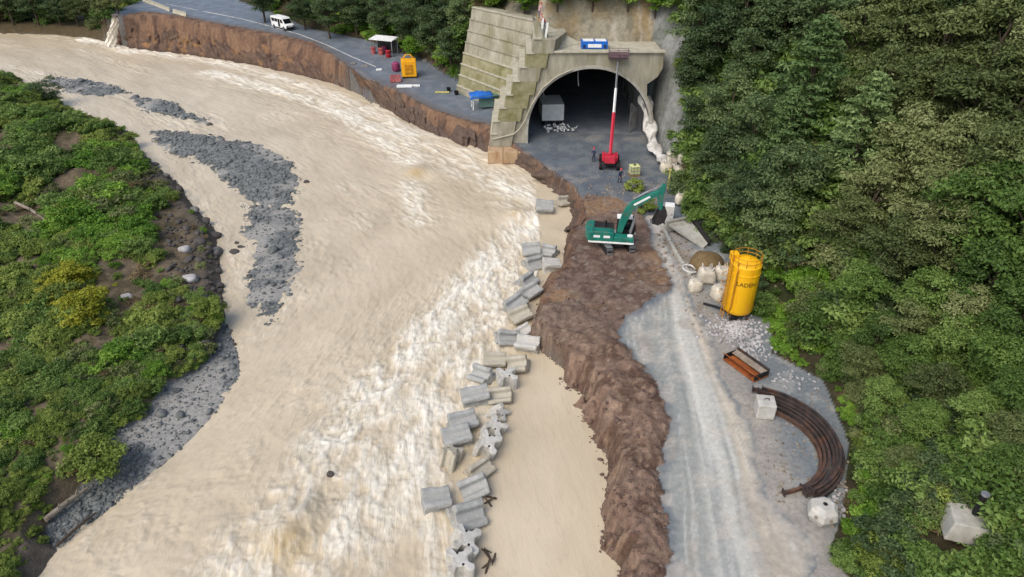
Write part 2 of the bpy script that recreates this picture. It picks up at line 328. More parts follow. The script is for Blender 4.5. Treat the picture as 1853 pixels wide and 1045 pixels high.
class MB:
    def __init__(s): s.v = []; s.f = []
    def add(s, vs, fs):
        n = len(s.v); s.v += [tuple(v) for v in vs]; s.f += [tuple(i+n for i in f) for f in fs]; return s
    def box(s, c, d, rot=None, taper=1.):
        x, y, z = d[0]/2, d[1]/2, d[2]/2
        vs = [Vector((a*x*(taper if cz > 0 else 1), b*y*(taper if cz > 0 else 1), cz*z)) for cz in (-1, 1) for a, b in ((-1,-1),(1,-1),(1,1),(-1,1))]
        if rot is not None:
            from mathutils import Euler
            Mx = Euler(rot).to_matrix(); vs = [Mx @ v for v in vs]
        return s.add([v+Vector(c) for v in vs], [(3,2,1,0),(4,5,6,7),(0,1,5,4),(1,2,6,5),(2,3,7,6),(3,0,4,7)])
    def prism(s, poly, a, b, axis='y'):
        """poly in the two other axes, extruded from a to b along axis"""
        def mk(p, q, t): return {'x': (t, p, q), 'y': (p, t, q), 'z': (p, q, t)}[axis]
        n = len(poly); vs = [mk(p, q, a) for p, q in poly]+[mk(p, q, b) for p, q in poly]
        return s.add(vs, [tuple(range(n))[::-1], tuple(range(n, 2*n))]+[(i, (i+1) % n, (i+1) % n+n, i+n) for i in range(n)])
    def tube(s, pts, r, n=8, cap=True):
        pts = [Vector(p) for p in pts]; rs = r if isinstance(r, (list, tuple)) else [r]*len(pts); base = len(s.v)
        for i, p in enumerate(pts):
            d = (pts[min(i+1, len(pts)-1)]-pts[max(i-1, 0)]).normalized()
            u = d.cross(Vector((0, 0, 1)) if abs(d.z) < .95 else Vector((1, 0, 0))).normalized(); w = d.cross(u)
            for k in range(n):
                a = 2*math.pi*k/n; s.v.append(tuple(p+(u*math.cos(a)+w*math.sin(a))*rs[i]))
        for i in range(len(pts)-1):
            for k in range(n): s.f.append((base+i*n+k, base+i*n+(k+1) % n, base+(i+1)*n+(k+1) % n, base+(i+1)*n+k))
        if cap: s.f.append(tuple(base+k for k in range(n))[::-1]); s.f.append(tuple(base+(len(pts)-1)*n+k for k in range(n)))
        return s
    def lathe(s, prof, n=24, c=(0, 0, 0)):
        base = len(s.v)
        for r, z in prof:
            for k in range(n): a = 2*math.pi*k/n; s.v.append((c[0]+r*math.cos(a), c[1]+r*math.sin(a), c[2]+z))
        for i in range(len(prof)-1):
            for k in range(n): s.f.append((base+i*n+k, base+i*n+(k+1) % n, base+(i+1)*n+(k+1) % n, base+(i+1)*n+k))
        s.f.append(tuple(base+k for k in range(n))[::-1]); s.f.append(tuple(base+(len(prof)-1)*n+k for k in range(n)))
        return s
    def mesh(s, name, mat, smooth=False):
        me = bpy.data.meshes.new(name); me.from_pydata(s.v, [], s.f); me.update()
        me.materials.append(MATS[mat] if isinstance(mat, str) else mat)
        if smooth:
            me.polygons.foreach_set('use_smooth', np.ones(len(me.polygons), bool)); me.set_sharp_from_angle(angle=R(38))
        return me
    def build(s, name, mat, parent=None, smooth=False, bevel=0.):
        o = link(name, s.mesh(name, mat, smooth), parent)
        if bevel:
            b = o.modifiers.new('edge', 'BEVEL'); b.width = bevel; b.segments = 2; b.limit_method = 'ANGLE'
        return o
def ico(sub=1):
    import bmesh
    b = bmesh.new(); bmesh.ops.create_icosphere(b, subdivisions=sub, radius=1)
    v = np.array([q.co[:] for q in b.verts]); f = np.array([[q.index for q in p.verts] for p in b.faces]); b.free(); return v, f
ICO1, ICO2, ICO3 = ico(1), ico(2), ico(3)
def scatter_stones(pos, size, seed=0, flat=.6, big=False):
    """one mesh of many small irregular stones"""
    r = np.random.default_rng(seed); v, f = ICO1; n = len(pos)
    S = np.asarray(size)[:, None]*np.c_[r.uniform(.75, 1.3, n), r.uniform(.6, 1.0, n), r.uniform(.45, .8, n)*flat*1.3]
    a = r.uniform(0, 6.28, n); jit = r.uniform(.78, 1.2, (n, len(v), 1))
    q = v[None]*jit*S[:, None, :]
    c, s = np.cos(a)[:, None], np.sin(a)[:, None]
    q = np.stack([q[..., 0]*c-q[..., 1]*s, q[..., 0]*s+q[..., 1]*c, q[..., 2]], -1)+np.asarray(pos)[:, None, :]
    F = (f[None]+np.arange(n)[:, None, None]*len(v)).reshape(-1, 3)
    return q.reshape(-1, 3), F
def rock_mesh(name, mat, seed, sub=ICO2, rough=.3):
    v, f = sub; r = np.random.default_rng(seed); o = r.uniform(0, 50, 3)
    d = 1+rough*2*(fbm(v[:, 0]*1.2+o[0]+v[:, 2], v[:, 1]*1.2+o[1]-v[:, 2]*.7, seed)-.5)
    q = v*d[:, None]
    for _ in range(7):                                  # knock flat faces off it
        n = r.normal(size=3); n /= np.linalg.norm(n); c = r.uniform(.6, .85); e = q@n-c; q = q-np.maximum(e, 0)[:, None]*n
    return mesh_np(name, q, f, mat)

# ------------------------------------------------------------------ the land: one height field, cut into its grounds
NY, NX = 660, 640
yy = 13*np.exp(np.linspace(0, math.log(290/13), NY)); aa = np.linspace(-.98, 1.02, NX)
GY = np.repeat(yy[:, None], NX, 1); GX = aa[None]*(yy[:, None]+9)
GH, I = H(GX, GY, True)
def mixc(a, b, f): return a+(np.asarray(b)-a)*f[..., None]
T = np.zeros(GX.shape+(3,)); n1 = fbm(GX*.22, GY*.22, 71); n2 = fbm(GX*.9, GY*.9, 72); n3 = fbm(GX*3, GY*3, 73, 3)
T[:] = C(104,100,92)
T = mixc(T, C(102,109,113), (I['inA']).astype(float))                                     # grey wet yard
yd = np.where(I['inA'], sst(.42, .6, n1), 0); T = mixc(T, C(132,130,126), yd*.6)
T = mixc(T, C(80,88,98), np.where((GY > 60) & I['inA'], sst(.4, .62, n2)*.7, 0))
# platform of brown spoil
plat = np.where(I['inP'], 1., 0); T = mixc(T, C(116,98,86), plat); T = mixc(T, C(96,78,68), plat*sst(.45, .6, n2)); T = mixc(T, C(140,112,84), plat*sst(.55, .7, n1)*.8)
T = mixc(T, C(146,136,122), plat*sst(.58, .72, n3)*.5)
bm = np.where(I['inB'], 1., 0); T = mixc(T, C(124,102,88), bm); T = mixc(T, C(98,77,65), bm*sst(.45, .62, n2)); T = mixc(T, C(148,126,106), bm*sst(.52, .7, n3)*.7)
T = mixc(T, C(120,106,94), bm*sst(40, 48, GY)*.6)
# haul road: pale slurry bands on grey
GXw, GYw = warp(GX, GY)
inR = inpoly(GXw, GYw, POLY_HR) & ~I['inB']
dl, dr = dline(GXw, GYw, HR_L), dline(GXw, GYw, HR_R); SL_, SR_ = np.array(W([(1255,1300),(1240,1045),(1228,850),(1212,700),(1190,600),(1195,500),(1170,392)], 0)), np.array(W([(1560,1300),(1450,1045),(1375,850),(1312,690),(1268,580),(1235,500),(1200,392)], 0)); xl_, xr_ = np.interp(GY, SL_[:, 1], SL_[:, 0]), np.interp(GY, SR_[:, 1], SR_[:, 0]); u = (GX-xl_)/(xr_-xl_)
uw = u+(fbm(GX*.3, GY*.1, 81)-.5)*.16+(fbm(GX*1.4, GY*.2, 82)-.5)*.05
rd = np.where(inR, 1., 0)*sst(0, .9, np.minimum(dl, dr)); T = mixc(T, C(142,144,138), rd)
stk_ = fbm(uw*11, GY*.07, 84, 4); stk2 = fbm(uw*24, GY*.12, 85, 3)
T = mixc(T, C(176,175,166), rd*sst(.2, .36, uw)*(1-sst(.66, .82, uw)))
T = mixc(T, C(196,194,184), rd*sst(.3, .4, uw)*(1-sst(.42, .5, uw))*.7)
T = mixc(T, C(186,174,154), rd*sst(.7, .84, uw)*.85)
T = mixc(T, C(168,160,150), rd*sst(46, 54, GY)*.8); T = mixc(T, C(128,132,130), rd*sst(.5, .7, stk_)*.7); T = mixc(T, C(202,200,190), rd*sst(.5, .75, stk2)*.35); T = mixc(T, C(150,142,130), rd*sst(.55, .68, fbm(GX*.7, GY*.35, 86))*.55)
T = mixc(T, C(188,178,164), np.where(inR, sst(.58, .66, n2)*.35, 0))
rside = np.where(I['inA'] & ~inR & ~I['inP'] & ~I['inB'] & (dr < dl) & (GY < 62), 1., 0); T = mixc(T, C(112,118,120), rside); T = mixc(T, C(150,150,144), rside*sst(.5, .66, n2)*.6); T = mixc(T, C(170,158,142), rside*sst(3, .4, dr)*.5)
# bank of raw earth
bk = np.where(I['inA'] & ~I['inT'] & ~I['inB'], 1., 0)
st_ = fbm(GX*.25, GY*.25+GH*1.5, 91); T = mixc(T, C(110,86,70), bk); T = mixc(T, C(130,104,82), bk*sst(.45, .62, st_)*.7); T = mixc(T, C(84,66,56), bk*sst(.5, .66, n2)); T = mixc(T, C(78,64,56), bk*sst(.3, .0, I['t']))
lf = np.where(I['inA'] & ~I['inH'] & (GX < -86), 1., 0); T = mixc(T, C(78,68,48), lf)
# asphalt of the old road
road = I['inT'] & ~I['inH'] & (GY > 86) & (GX < 1) & (GX > -88)
T = mixc(T, C(98,106,114), np.where(road, 1., 0)); T = mixc(T, C(118,124,130), np.where(road, sst(.5, .64, n2)*.6, 0)); T = mixc(T, C(96,92,90), np.where(road, sst(2.4, .4, dline(GX, GY, TOP))*.8, 0))
# hillside soil
hs = np.where(I['inH'], 1., 0); T = mixc(T, C(58,54,38), hs); T = mixc(T, C(88,74,54), hs*sst(.5, .66, n2)*.7); T = mixc(T, C(48,60,30), hs*sst(.5, .6, n1)*.6)
gx_, gy_ = proj(GX, GY, GH)
scar = np.where(I['inH'], np.exp(-(((gx_-1440)/45)**2+((gy_-450)/30)**2)), 0); T = mixc(T, C(140,108,74), np.clip(scar*1.6, 0, 1))
cut = np.where(I['inH'] & (GX > -1) & (GX < 22) & (GY > 88) & (I['dh'] < 9), 1., 0)*sst(9, 7, I['dh'])
T = mixc(T, C(142,136,118), cut); T = mixc(T, C(116,112,96), cut*sst(.45, .62, n2)); T = mixc(T, C(140,118,80), cut*sst(.52, .66, n1)*.7); T = mixc(T, C(170,164,150), cut*sst(.6, .72, fbm(GX*1.2, GH*.2, 77))*.6)
side = np.where(I['inH'] & (GX > 18.5) & (GX < 26) & (GY > 78) & (GY < 100) & (I['dh'] < 5.5), 1., 0); T = mixc(T, C(136,138,134), side); T = mixc(T, C(108,112,106), side*sst(.45, .62, n2))
# left bank
ib = np.where(I['inC'], 1., 0); T = mixc(T, C(108,96,78), ib); T = mixc(T, C(82,74,56), ib*sst(.45, .6, n2)); T = mixc(T, C(126,112,92), ib*sst(.55, .7, n1)*.7)
T = mixc(T, C(86,80,72), ib*sst(3, .6, I['dc']))
gb = np.where((I['inC'] & I['inBe']) | (I['bars'] >= 0), 1., 0); T = mixc(T, C(120,122,120), gb); T = mixc(T, C(94,98,98), gb*sst(.45, .62, n3)); T = mixc(T, C(156,153,146), gb*sst(.5, .64, n1)*.75)
T = mixc(T, C(96,90,80), np.where(GH < WZ+.05, .6, 0.)*np.where(I['inA'], 1, 0))

zone = np.full(GX.shape, 0)                                    # 0 river bed
zone[I['inA']] = 1; zone[I['inA'] & ~I['inT']] = 6; zone[road] = 5; zone[I['inP']] = 2; zone[inR] = 4; zone[I['inB']] = 3
zone[I['inH']] = 7; zone[I['inC']] = 8; zone[I['inC'] & I['inBe']] = 9
for k in range(4): zone[I['bars'] == k] = 10+k
fz = zone[:-1, :-1]; idx = np.arange(NY*NX).reshape(NY, NX)
Q = np.stack([idx[:-1, :-1], idx[:-1, 1:], idx[1:, 1:], idx[1:, :-1]], -1)
fmin = np.minimum(np.minimum(GH[:-1, :-1], GH[1:, 1:]), np.minimum(GH[1:, :-1], GH[:-1, 1:])); fmax = np.maximum(np.maximum(GH[:-1, :-1], GH[1:, 1:]), np.maximum(GH[1:, :-1], GH[:-1, 1:]))
fx, fy = GX[:-1, :-1], GY[:-1, :-1]
keep = fmax > WZ-.6
keep &= ~((fx > .6) & (fx < 18.5) & (fy > 90.2) & (fy < 94.5) & (fmin < 10.5))            # the tunnel mouth passes through here
allV = np.stack([GX, GY, GH], -1).reshape(-1, 3); allT = np.clip(T, .01, .9).reshape(-1, 3)
def cutout(name, mask, mat):
    q = Q[mask & keep].reshape(-1, 4)
    if not len(q): return None
    u_, inv = np.unique(q, return_inverse=True)
    o = link(name, mesh_np(name, allV[u_], inv.reshape(-1, 4), mat, True, tint=allT[u_])); tag(o, kind='structure'); return o
GROUNDS = [('ground', 0, M_GRAV), ('construction_yard', 1, M_GRAV), ('spoil_platform', 2, M_MUD), ('earth_berm', 3, M_MUD), ('haul_road', 4, M_TRACK), ('road', 5, M_ASPH), ('river_bank', 6, M_EARTH),
           ('hillside', 7, M_EARTH), ('left_bank', 8, M_EARTH), ('gravel_beach', 9, M_GRAV)]+[('gravel_bar', 10+k, M_GRAV) for k in range(4)]
for nm, z, m in GROUNDS: cutout(nm, fz == z, m)
# raw face of the undercut bank, lumpy and gullied
bi = list(range(4, 24)); A_ = np.array([TOE[i] for i in bi]); B_ = np.array([TOP[i] for i in bi]); A_[:, 2] = WZ-.3
NU, NV = 760, 30
ku = np.linspace(0, len(bi)-1, NU); ipt = lambda A: np.stack([np.interp(ku, range(len(bi)), A[:, c]) for c in range(3)], -1)
ta, tb = ipt(A_), ipt(B_); su_ = np.r_[0, np.cumsum(np.hypot(*np.diff(ta[:, :2], axis=0).T))]
vv = np.linspace(0, 1, NV)[None, :, None]; Pb = ta[:, None]+(tb-ta)[:, None]*vv
hgt = (tb[:, 2]-ta[:, 2])[:, None]*vv[..., 0]; Pb[..., 2] = ta[:, None, 2]+hgt
dirv = ta-tb; dirv[:, 2] = 0; dirv /= np.linalg.norm(dirv, axis=1)[:, None]
su2 = np.repeat(su_[:, None], NV, 1); v1 = vv[..., 0]+0*su2
bul = (fbm(su2*.45, hgt*.7, 95, 5)-.5)*2.6+(1-np.abs(2*fbm(su2*.9, hgt*.35, 96, 4)-1)-.7)*1.1+(fbm(su2*2.2, hgt*2.2, 97, 3)-.5)*.7
bul = (bul*1.35+.3)*np.sin(np.clip(v1*.95+.05, 0, 1)*math.pi)**.6+(1-v1)*.7*(fbm(su2*.3, hgt*0, 98)-.1)*1.6+np.clip(v1-.75, 0, 1)*4*(fbm(su2*.4, hgt*0+5, 94)-.45)*1.5
Pb = Pb+dirv[:, None]*bul[..., None]; Pb[..., 2] += .1*(fbm(su2*1.5, hgt*1.5, 99)-.5)+np.where(v1 > .99, .05, 0)
bt_ = np.zeros(Pb.shape); bt_[:] = C(98,80,68); w1 = fbm(su2*.5, hgt*.9, 92); w2 = fbm(su2*1.6, hgt*1.6, 93)
bt_ = mixc(bt_, C(122,96,74), sst(.48, .66, w1)*.8); bt_ = mixc(bt_, C(74,60,53), sst(.5, .68, w2)*.8); bt_ = mixc(bt_, C(142,106,70), sst(.6, .72, w1)*sst(120, 140, Pb[..., 1])*.7)
bt_ = mixc(bt_, C(92,80,72), sst(118, 104, Pb[..., 1])*.6); bt_ = mixc(bt_, C(70,58,50), sst(.16, .04, v1)*.8); bt_ = mixc(bt_, C(74,66,58), sst(.9, .97, v1)*sst(.4, .55, w2)*.8)
bx = np.arange(NU*NV).reshape(NU, NV); bq = np.stack([bx[:-1, :-1], bx[:-1, 1:], bx[1:, 1:], bx[1:, :-1]], -1).reshape(-1, 4)
tag(link('eroded_bank', mesh_np('eroded_bank', Pb.reshape(-1, 3), bq, M_EARTH, False, tint=bt_.reshape(-1, 3))), kind='structure')
# the valley floor under everything, out to the horizon
g = MB().add([(-3000, -600, -5), (3000, -600, -5), (3000, 4000, -5), (-3000, 4000, -5)], [(0, 1, 2, 3)]).build('terrain', pm('valley_floor', C(84,90,62), C(64,72,46), .02)); tag(g, kind='structure')

# ------------------------------------------------------------------ the river in flood
PAIRS = [((-420,128),(-420,46)),((-60,150),(-60,52)),((40,178),(120,58)),((130,235),(235,72)),((215,300),(360,92)),((275,365),(500,118)),((315,440),(640,165)),((340,520),(790,230)),((352,590),(920,280)),
 ((345,650),(1010,330)),((310,710),(1075,385)),((262,765),(1072,440)),((222,815),(1062,500)),((180,860),(1050,560)),((135,905),(1050,625)),((92,950),(1075,700)),((55,1000),(1120,790)),((20,1060),(1140,880)),((-20,1130),(1150,980)),((-70,1220),(1160,1090)),((-130,1330),(1180,1240))]
LA = np.array([P(a[0], a[1], WZ)[:2] for a, b in PAIRS]); RA = np.array([P(b[0], b[1], WZ)[:2] for a, b in PAIRS])
RN, RM = 860, 330
key = np.linspace(0, len(PAIRS)-1, RN)
def crm(A, t):
    i = np.clip(t.astype(int), 0, len(A)-2); f = (t-i)[:, None]
    p0, p1, p2, p3 = A[np.maximum(i-1, 0)], A[i], A[i+1], A[np.minimum(i+2, len(A)-1)]
    return .5*(2*p1+(p2-p0)*f+(2*p0-5*p1+4*p2-p3)*f**2+(3*p1-p0-3*p2+p3)*f**3)
Lr, Rr = crm(LA, key), crm(RA, key)
tt = np.linspace(0, 1, RM)[None, :, None]
XY = Lr[:, None]+(Rr-Lr)[:, None]*tt; rx, ry = XY[..., 0], XY[..., 1]
mid = (Lr+Rr)/2; slen = np.r_[0, np.cumsum(np.hypot(*np.diff(mid, axis=0).T))]
S = np.repeat(slen[:, None], RM, 1); Tm = np.linspace(0, 1, RM)[None]*np.hypot(*(Rr-Lr).T)[:, None]
FOAM = [([(985,450),(955,520),(925,575),(905,615),(870,670),(835,735),(800,800),(785,860),(770,915),(795,985),(800,1040)], 1.5, .62), ([(900,330),(960,355),(1010,385)], 3.0, .75), ([(720,560),(640,640),(540,720)], 3.5, .3), ([(205,80),(250,92),(340,105),(435,122),(560,158),(640,190),(720,236)], 2.6, .75), ([(380,132),(480,160),(560,180),(640,215),(740,290)], 3.0, .8), ([(640,190),(760,262),(880,310),(985,370)], 6.0, .62),
 ([(1030,385),(965,400),(915,445),(850,520),(775,600),(700,680),(640,740),(600,800)], 2.6, 1.0), ([(985,400),(925,480),(890,560),(850,640),(800,720),(760,800),(690,880),(620,960)], 3.6, .8),
 ([(640,760),(600,830),(540,890),(480,960),(420,1030)], 3.2, .6), ([(680,800),(620,870),(560,960),(500,1040)], 2.6, .7), ([(760,830),(700,930),(640,1045)], 2.4, .5), ([(0,120),(80,135),(160,150)], 2, .45),
 ([(120,180),(200,230),(270,300),(360,360),(410,430),(440,520)], 1.4, .4), ([(150,72),(205,82),(240,95)], 2.5, .95), ([(745,330),(755,400)], 2.2, .75), ([(620,770),(680,740)], 3.0, .75)]
foam = np.zeros(rx.shape)
for pl, w, s in FOAM:
    d = dline(rx, ry, W(pl, WZ)); foam = np.maximum(foam, s*np.exp(-(d/w)**2))
calm = sst(2.0, -1.0, dline(rx, ry, W([(985,600),(940,690),(920,780),(905,850),(880,930),(870,1045)], WZ))*np.where(rx > np.interp(ry, [22, 30, 45, 60], [-1.5, -1., .5, 3.]), -1, 1))
foam = foam*(1-calm*.9)
wx = S*.16+1.3*fbm(rx*.12, ry*.12, 101); wy = Tm*.55
big_ = fbm(wx*1.2, wy*.8, 111, 4)-.5; rid = 1-np.abs(2*fbm(wx*2.6, wy*1.1, 112, 4)-1); fine = fbm(S*1.3, Tm*2.2, 114, 3)-.5
patch = sst(.5, .68, fbm(S*.07, Tm*.14, 118))*(1-calm); foam = np.maximum(foam, .34*patch)
turb = np.clip(foam*1.1+.12*(1-calm*.7), 0, 1)
fine2 = fbm(S*2.6, Tm*4.0, 115, 3)-.5
hz = .10*big_+turb*(.36*(rid-.72)+.26*big_)+fine*(.05+.24*turb)+fine2*(.0+.18*turb)
for (a, b, w, amp) in ((520,975,1.7,.85),(938,392,1.6,.8),(752,312,1.6,.6),(560,930,1.2,.4),(1000,420,1.3,.5)):
    q = P(a, b, WZ); d2 = ((rx-q[0])**2+(ry-q[1])**2)/w**2; hz += amp*np.exp(-d2)-.55*amp*np.exp(-(((rx-q[0])-.9)**2+((ry-q[1])+1.9)**2)/w**2)
hz *= (1-.75*calm)
rz = WZ+hz
fmask = np.clip(foam*.6+.45*turb*(rid-.66)*1.8+.5*turb*fine+.4*(big_)*turb, 0, 1)
brown = np.clip(sum(np.exp(-(((rx-q[0])**2+(ry-q[1])**2)/w**2)) for q, w in ((P(520,992,WZ), 1.3), (P(945,398,WZ), 1.3), (P(752,316,WZ), 1.1))), 0, 1)
ri = np.arange(RN*RM).reshape(RN, RM); RQ = np.stack([ri[:-1, :-1], ri[:-1, 1:], ri[1:, 1:], ri[1:, :-1]], -1).reshape(-1, 4)
m, t, b, l = newmat('flood_water')
at_ = t.nodes.new('ShaderNodeAttribute'); at_.attribute_name = 'tint'; sx = t.nodes.new('ShaderNodeSeparateColor'); l.new(at_.outputs['Color'], sx.inputs[0])
uvn = t.nodes.new('ShaderNodeUVMap'); uvn.uv_map = 'flow'; mp = t.nodes.new('ShaderNodeMapping'); mp.inputs['Scale'].default_value = (.30, 1.5, 1); l.new(uvn.outputs[0], mp.inputs[0])
na = noise(t, 1.0, 10, .78, mp.outputs[0], .8); nb = noise(t, 3.6, 8, .75, mp.outputs[0], 1.0); nc = noise(t, .12, 5, .6, uvn.outputs[0], .3)
def mth(op, a, b_, clamp=False):
    n = t.nodes.new('ShaderNodeMath'); n.operation = op; n.use_clamp = clamp
    for i_, q in enumerate((a, b_)):
        if isinstance(q, (int, float)): n.inputs[i_].default_value = q
        else: l.new(q, n.inputs[i_])
    return n.outputs[0]
strand = mth('SUBTRACT', 1.0, mth('ABSOLUTE', mth('SUBTRACT', mth('MULTIPLY', na.outputs[0], 2.0), 1.0), 0.0))
ns = mth('ADD', mth('MULTIPLY', mth('POWER', strand, 2.5), .38), mth('ADD', mth('MULTIPLY', nb.outputs[0], .36), mth('MULTIPLY', na.outputs[0], .12)))
fm = mth('MULTIPLY', mth('SUBTRACT', mth('ADD', ns, mth('MULTIPLY', sx.outputs[0], .56)), .71), 2.8, True)
r1 = ramp(t, [(.35, C(184,170,144)), (.65, C(201,187,161))]); l.new(nc.outputs[0], r1.inputs[0])
mb_ = t.nodes.new('ShaderNodeMix'); mb_.data_type = 'RGBA'; l.new(mth('MULTIPLY', sx.outputs[1], .8), mb_.inputs[0]); l.new(r1.outputs[0], mb_.inputs[6]); mb_.inputs[7].default_value = (*C(176,152,108), 1)
mf = t.nodes.new('ShaderNodeMix'); mf.data_type = 'RGBA'; l.new(fm, mf.inputs[0]); l.new(mb_.outputs[2], mf.inputs[6]); mf.inputs[7].default_value = (*C(238,233,218), 1)
nd = noise(t, 1.7, 8, .8, mp.outputs[0], 1.5); rdk = ramp(t, [(.32, (.80, .79, .76)), (.45, (.98, .98, .98)), (.56, (1, 1, 1)), (.70, (1.07, 1.07, 1.08))]); l.new(nd.outputs[0], rdk.inputs[0])
mk = t.nodes.new('ShaderNodeMix'); mk.data_type = 'RGBA'; mk.blend_type = 'MULTIPLY'; mk.inputs[0].default_value = 1; l.new(mf.outputs[2], mk.inputs[6]); l.new(rdk.outputs[0], mk.inputs[7])
l.new(mk.outputs[2], b.inputs['Base Color'])
l.new(mth('ADD', mth('MULTIPLY', fm, .45), .32), b.inputs['Roughness']); b.inputs['Specular IOR Level'].default_value = .35
bp = t.nodes.new('ShaderNodeBump'); bp.inputs['Distance'].default_value = .22; l.new(mth('ADD', mth('MULTIPLY', sx.outputs[0], .6), .25), bp.inputs['Strength']); l.new(ns, bp.inputs['Height']); l.new(bp.outputs[0], b.inputs['Normal'])
river = link('river', mesh_np('river', np.stack([rx, ry, rz], -1).reshape(-1, 3), RQ, m, True, tint=np.stack([fmask, brown, calm], -1).reshape(-1, 3), uv=np.stack([S, Tm], -1).reshape(-1, 2))); tag(river, kind='structure')

# ------------------------------------------------------------------ tunnel portal
AX, AR, AZ0 = 10.1, 8.0, 2.0                                   # arch centre line, radius, springing height
def arch(r, n=28, z0=AZ0, base=-.2):
    pts = [(AX-r, base)]+[(AX-r*math.cos(math.pi*k/n), z0+r*math.sin(math.pi*k/n)) for k in range(n+1)]+[(AX+r, base)]
    return pts
portal = empty('tunnel_portal', (0, PY0, 0), 0, 'weathered concrete tunnel portal with a wide dark arch', 'tunnel portal')
rim = arch(AR); oute = arch(AR+.55)
outer = [(-.6, -.2), (4.3, 11.9), (18.9, 11.9), (18.95, 10.0), (18.4, 8.9), (17.2, 8.0)]+[q for q in oute if q[0] > AX+4 and q[1] < 7.2]
poly = outer+rim[::-1]
MB().prism(poly, 0, 4.6).build('front_wall', 'wall_concrete', portal)
cop = MB(); cop.box((11.6, .15, 12.02), (14.9, .9, .25)); cop.build('coping', 'ledge_concrete', portal, bevel=.04)
ring = MB(); ri_, ro_ = arch(AR-.02), arch(AR+.34)
for k in range(len(ri_)-1):
    a, b_, c, d = ri_[k], ri_[k+1], ro_[k+1], ro_[k]
    ring.add([(a[0], -.16, a[1]), (b_[0], -.16, b_[1]), (c[0], -.16, c[1]), (d[0], -.16, d[1]), (a[0], .02, a[1]), (b_[0], .02, b_[1]), (c[0], .02, c[1]), (d[0], .02, d[1])], [(0,1,2,3),(0,4,5,1),(3,2,6,7)])
ring.build('arch_rim', 'concrete', portal)
lin = MB(); a0 = arch(AR-.05)
for sgm in range(12):                                          # lining rings, slightly stepped
    r_ = AR-.05-(.08 if sgm % 2 else 0); A = arch(r_); y0, y1 = .3+sgm*4.6, .3+(sgm+1)*4.6
    lin.add([(p, y0, q) for p, q in A]+[(p, y1, q) for p, q in A], [(k, k+1, k+1+len(A), k+len(A)) for k in range(len(A)-1)])
lin.build('lining', 'tunnel_lining', portal, smooth=True)
A = arch(AR+.1); MB().add([(p, 55.4, q) for p, q in A], [tuple(range(len(A)))]).build('work_face', 'tunnel_lining', portal)
MB().add([(AX-AR, 3.6, .1), (AX+AR, 3.6, .1), (AX+AR, 56, .1), (AX-AR, 56, .1)], [(0, 1, 2, 3)]).build('tunnel_floor', pm('tunnel_ground', C(136,142,148), C(108,114,122), .5, .6, .3), portal)
deck = MB(); deck.add([(4.6, .7, 11.95), (18.7, .7, 11.95), (18.7, 5.6, 12.05), (3.2, 5.6, 12.05), (4.6, .7, 11.4), (18.7, .7, 11.4), (18.7, 5.6, 11.4), (3.2, 5.6, 11.4)], [(0,1,2,3),(4,5,1,0),(5,6,2,1),(6,7,3,2),(7,4,0,3)]); deck.build('deck_slab', 'ledge_concrete', portal)
ft = MB(); 
for k, (x0, x1) in enumerate(((-3.2, -1.2), (-1.15, .75), (.8, 2.6))):
    MB().box(((x0+x1)/2, -1.0, -1.0), (x1-x0, 2.6, 1.6)).build('footing', 'footing_rust', portal, bevel=.05)
# cable hanging along the rim
cb = [(AX-9.9+.0, -.5, 1.6), (AX-9.2, -.45, 2.2), (AX-8.4, -.4, 3.4), (AX-7.6, -.35, 5.4), (AX-6.2, -.3, 7.6), (AX-4.4, -.3, 9.1), (AX-2.6, -.3, 9.9)]
MB().tube([(-2.6, -.5, .9)]+cb, .09, 6).build('cable', 'ledge_concrete', portal, smooth=True)
for x, z, l_ in ((AX-1.6, 9.9, 2.4), (AX-6.0, 7.5, 1.5)):
    MB().tube([(x, 1, z), (x-.05, 1.05, z-l_*.5), (x+.1, 1.1, z-l_)], .06, 6).build('hanging_hose', 'grey_steel', portal)
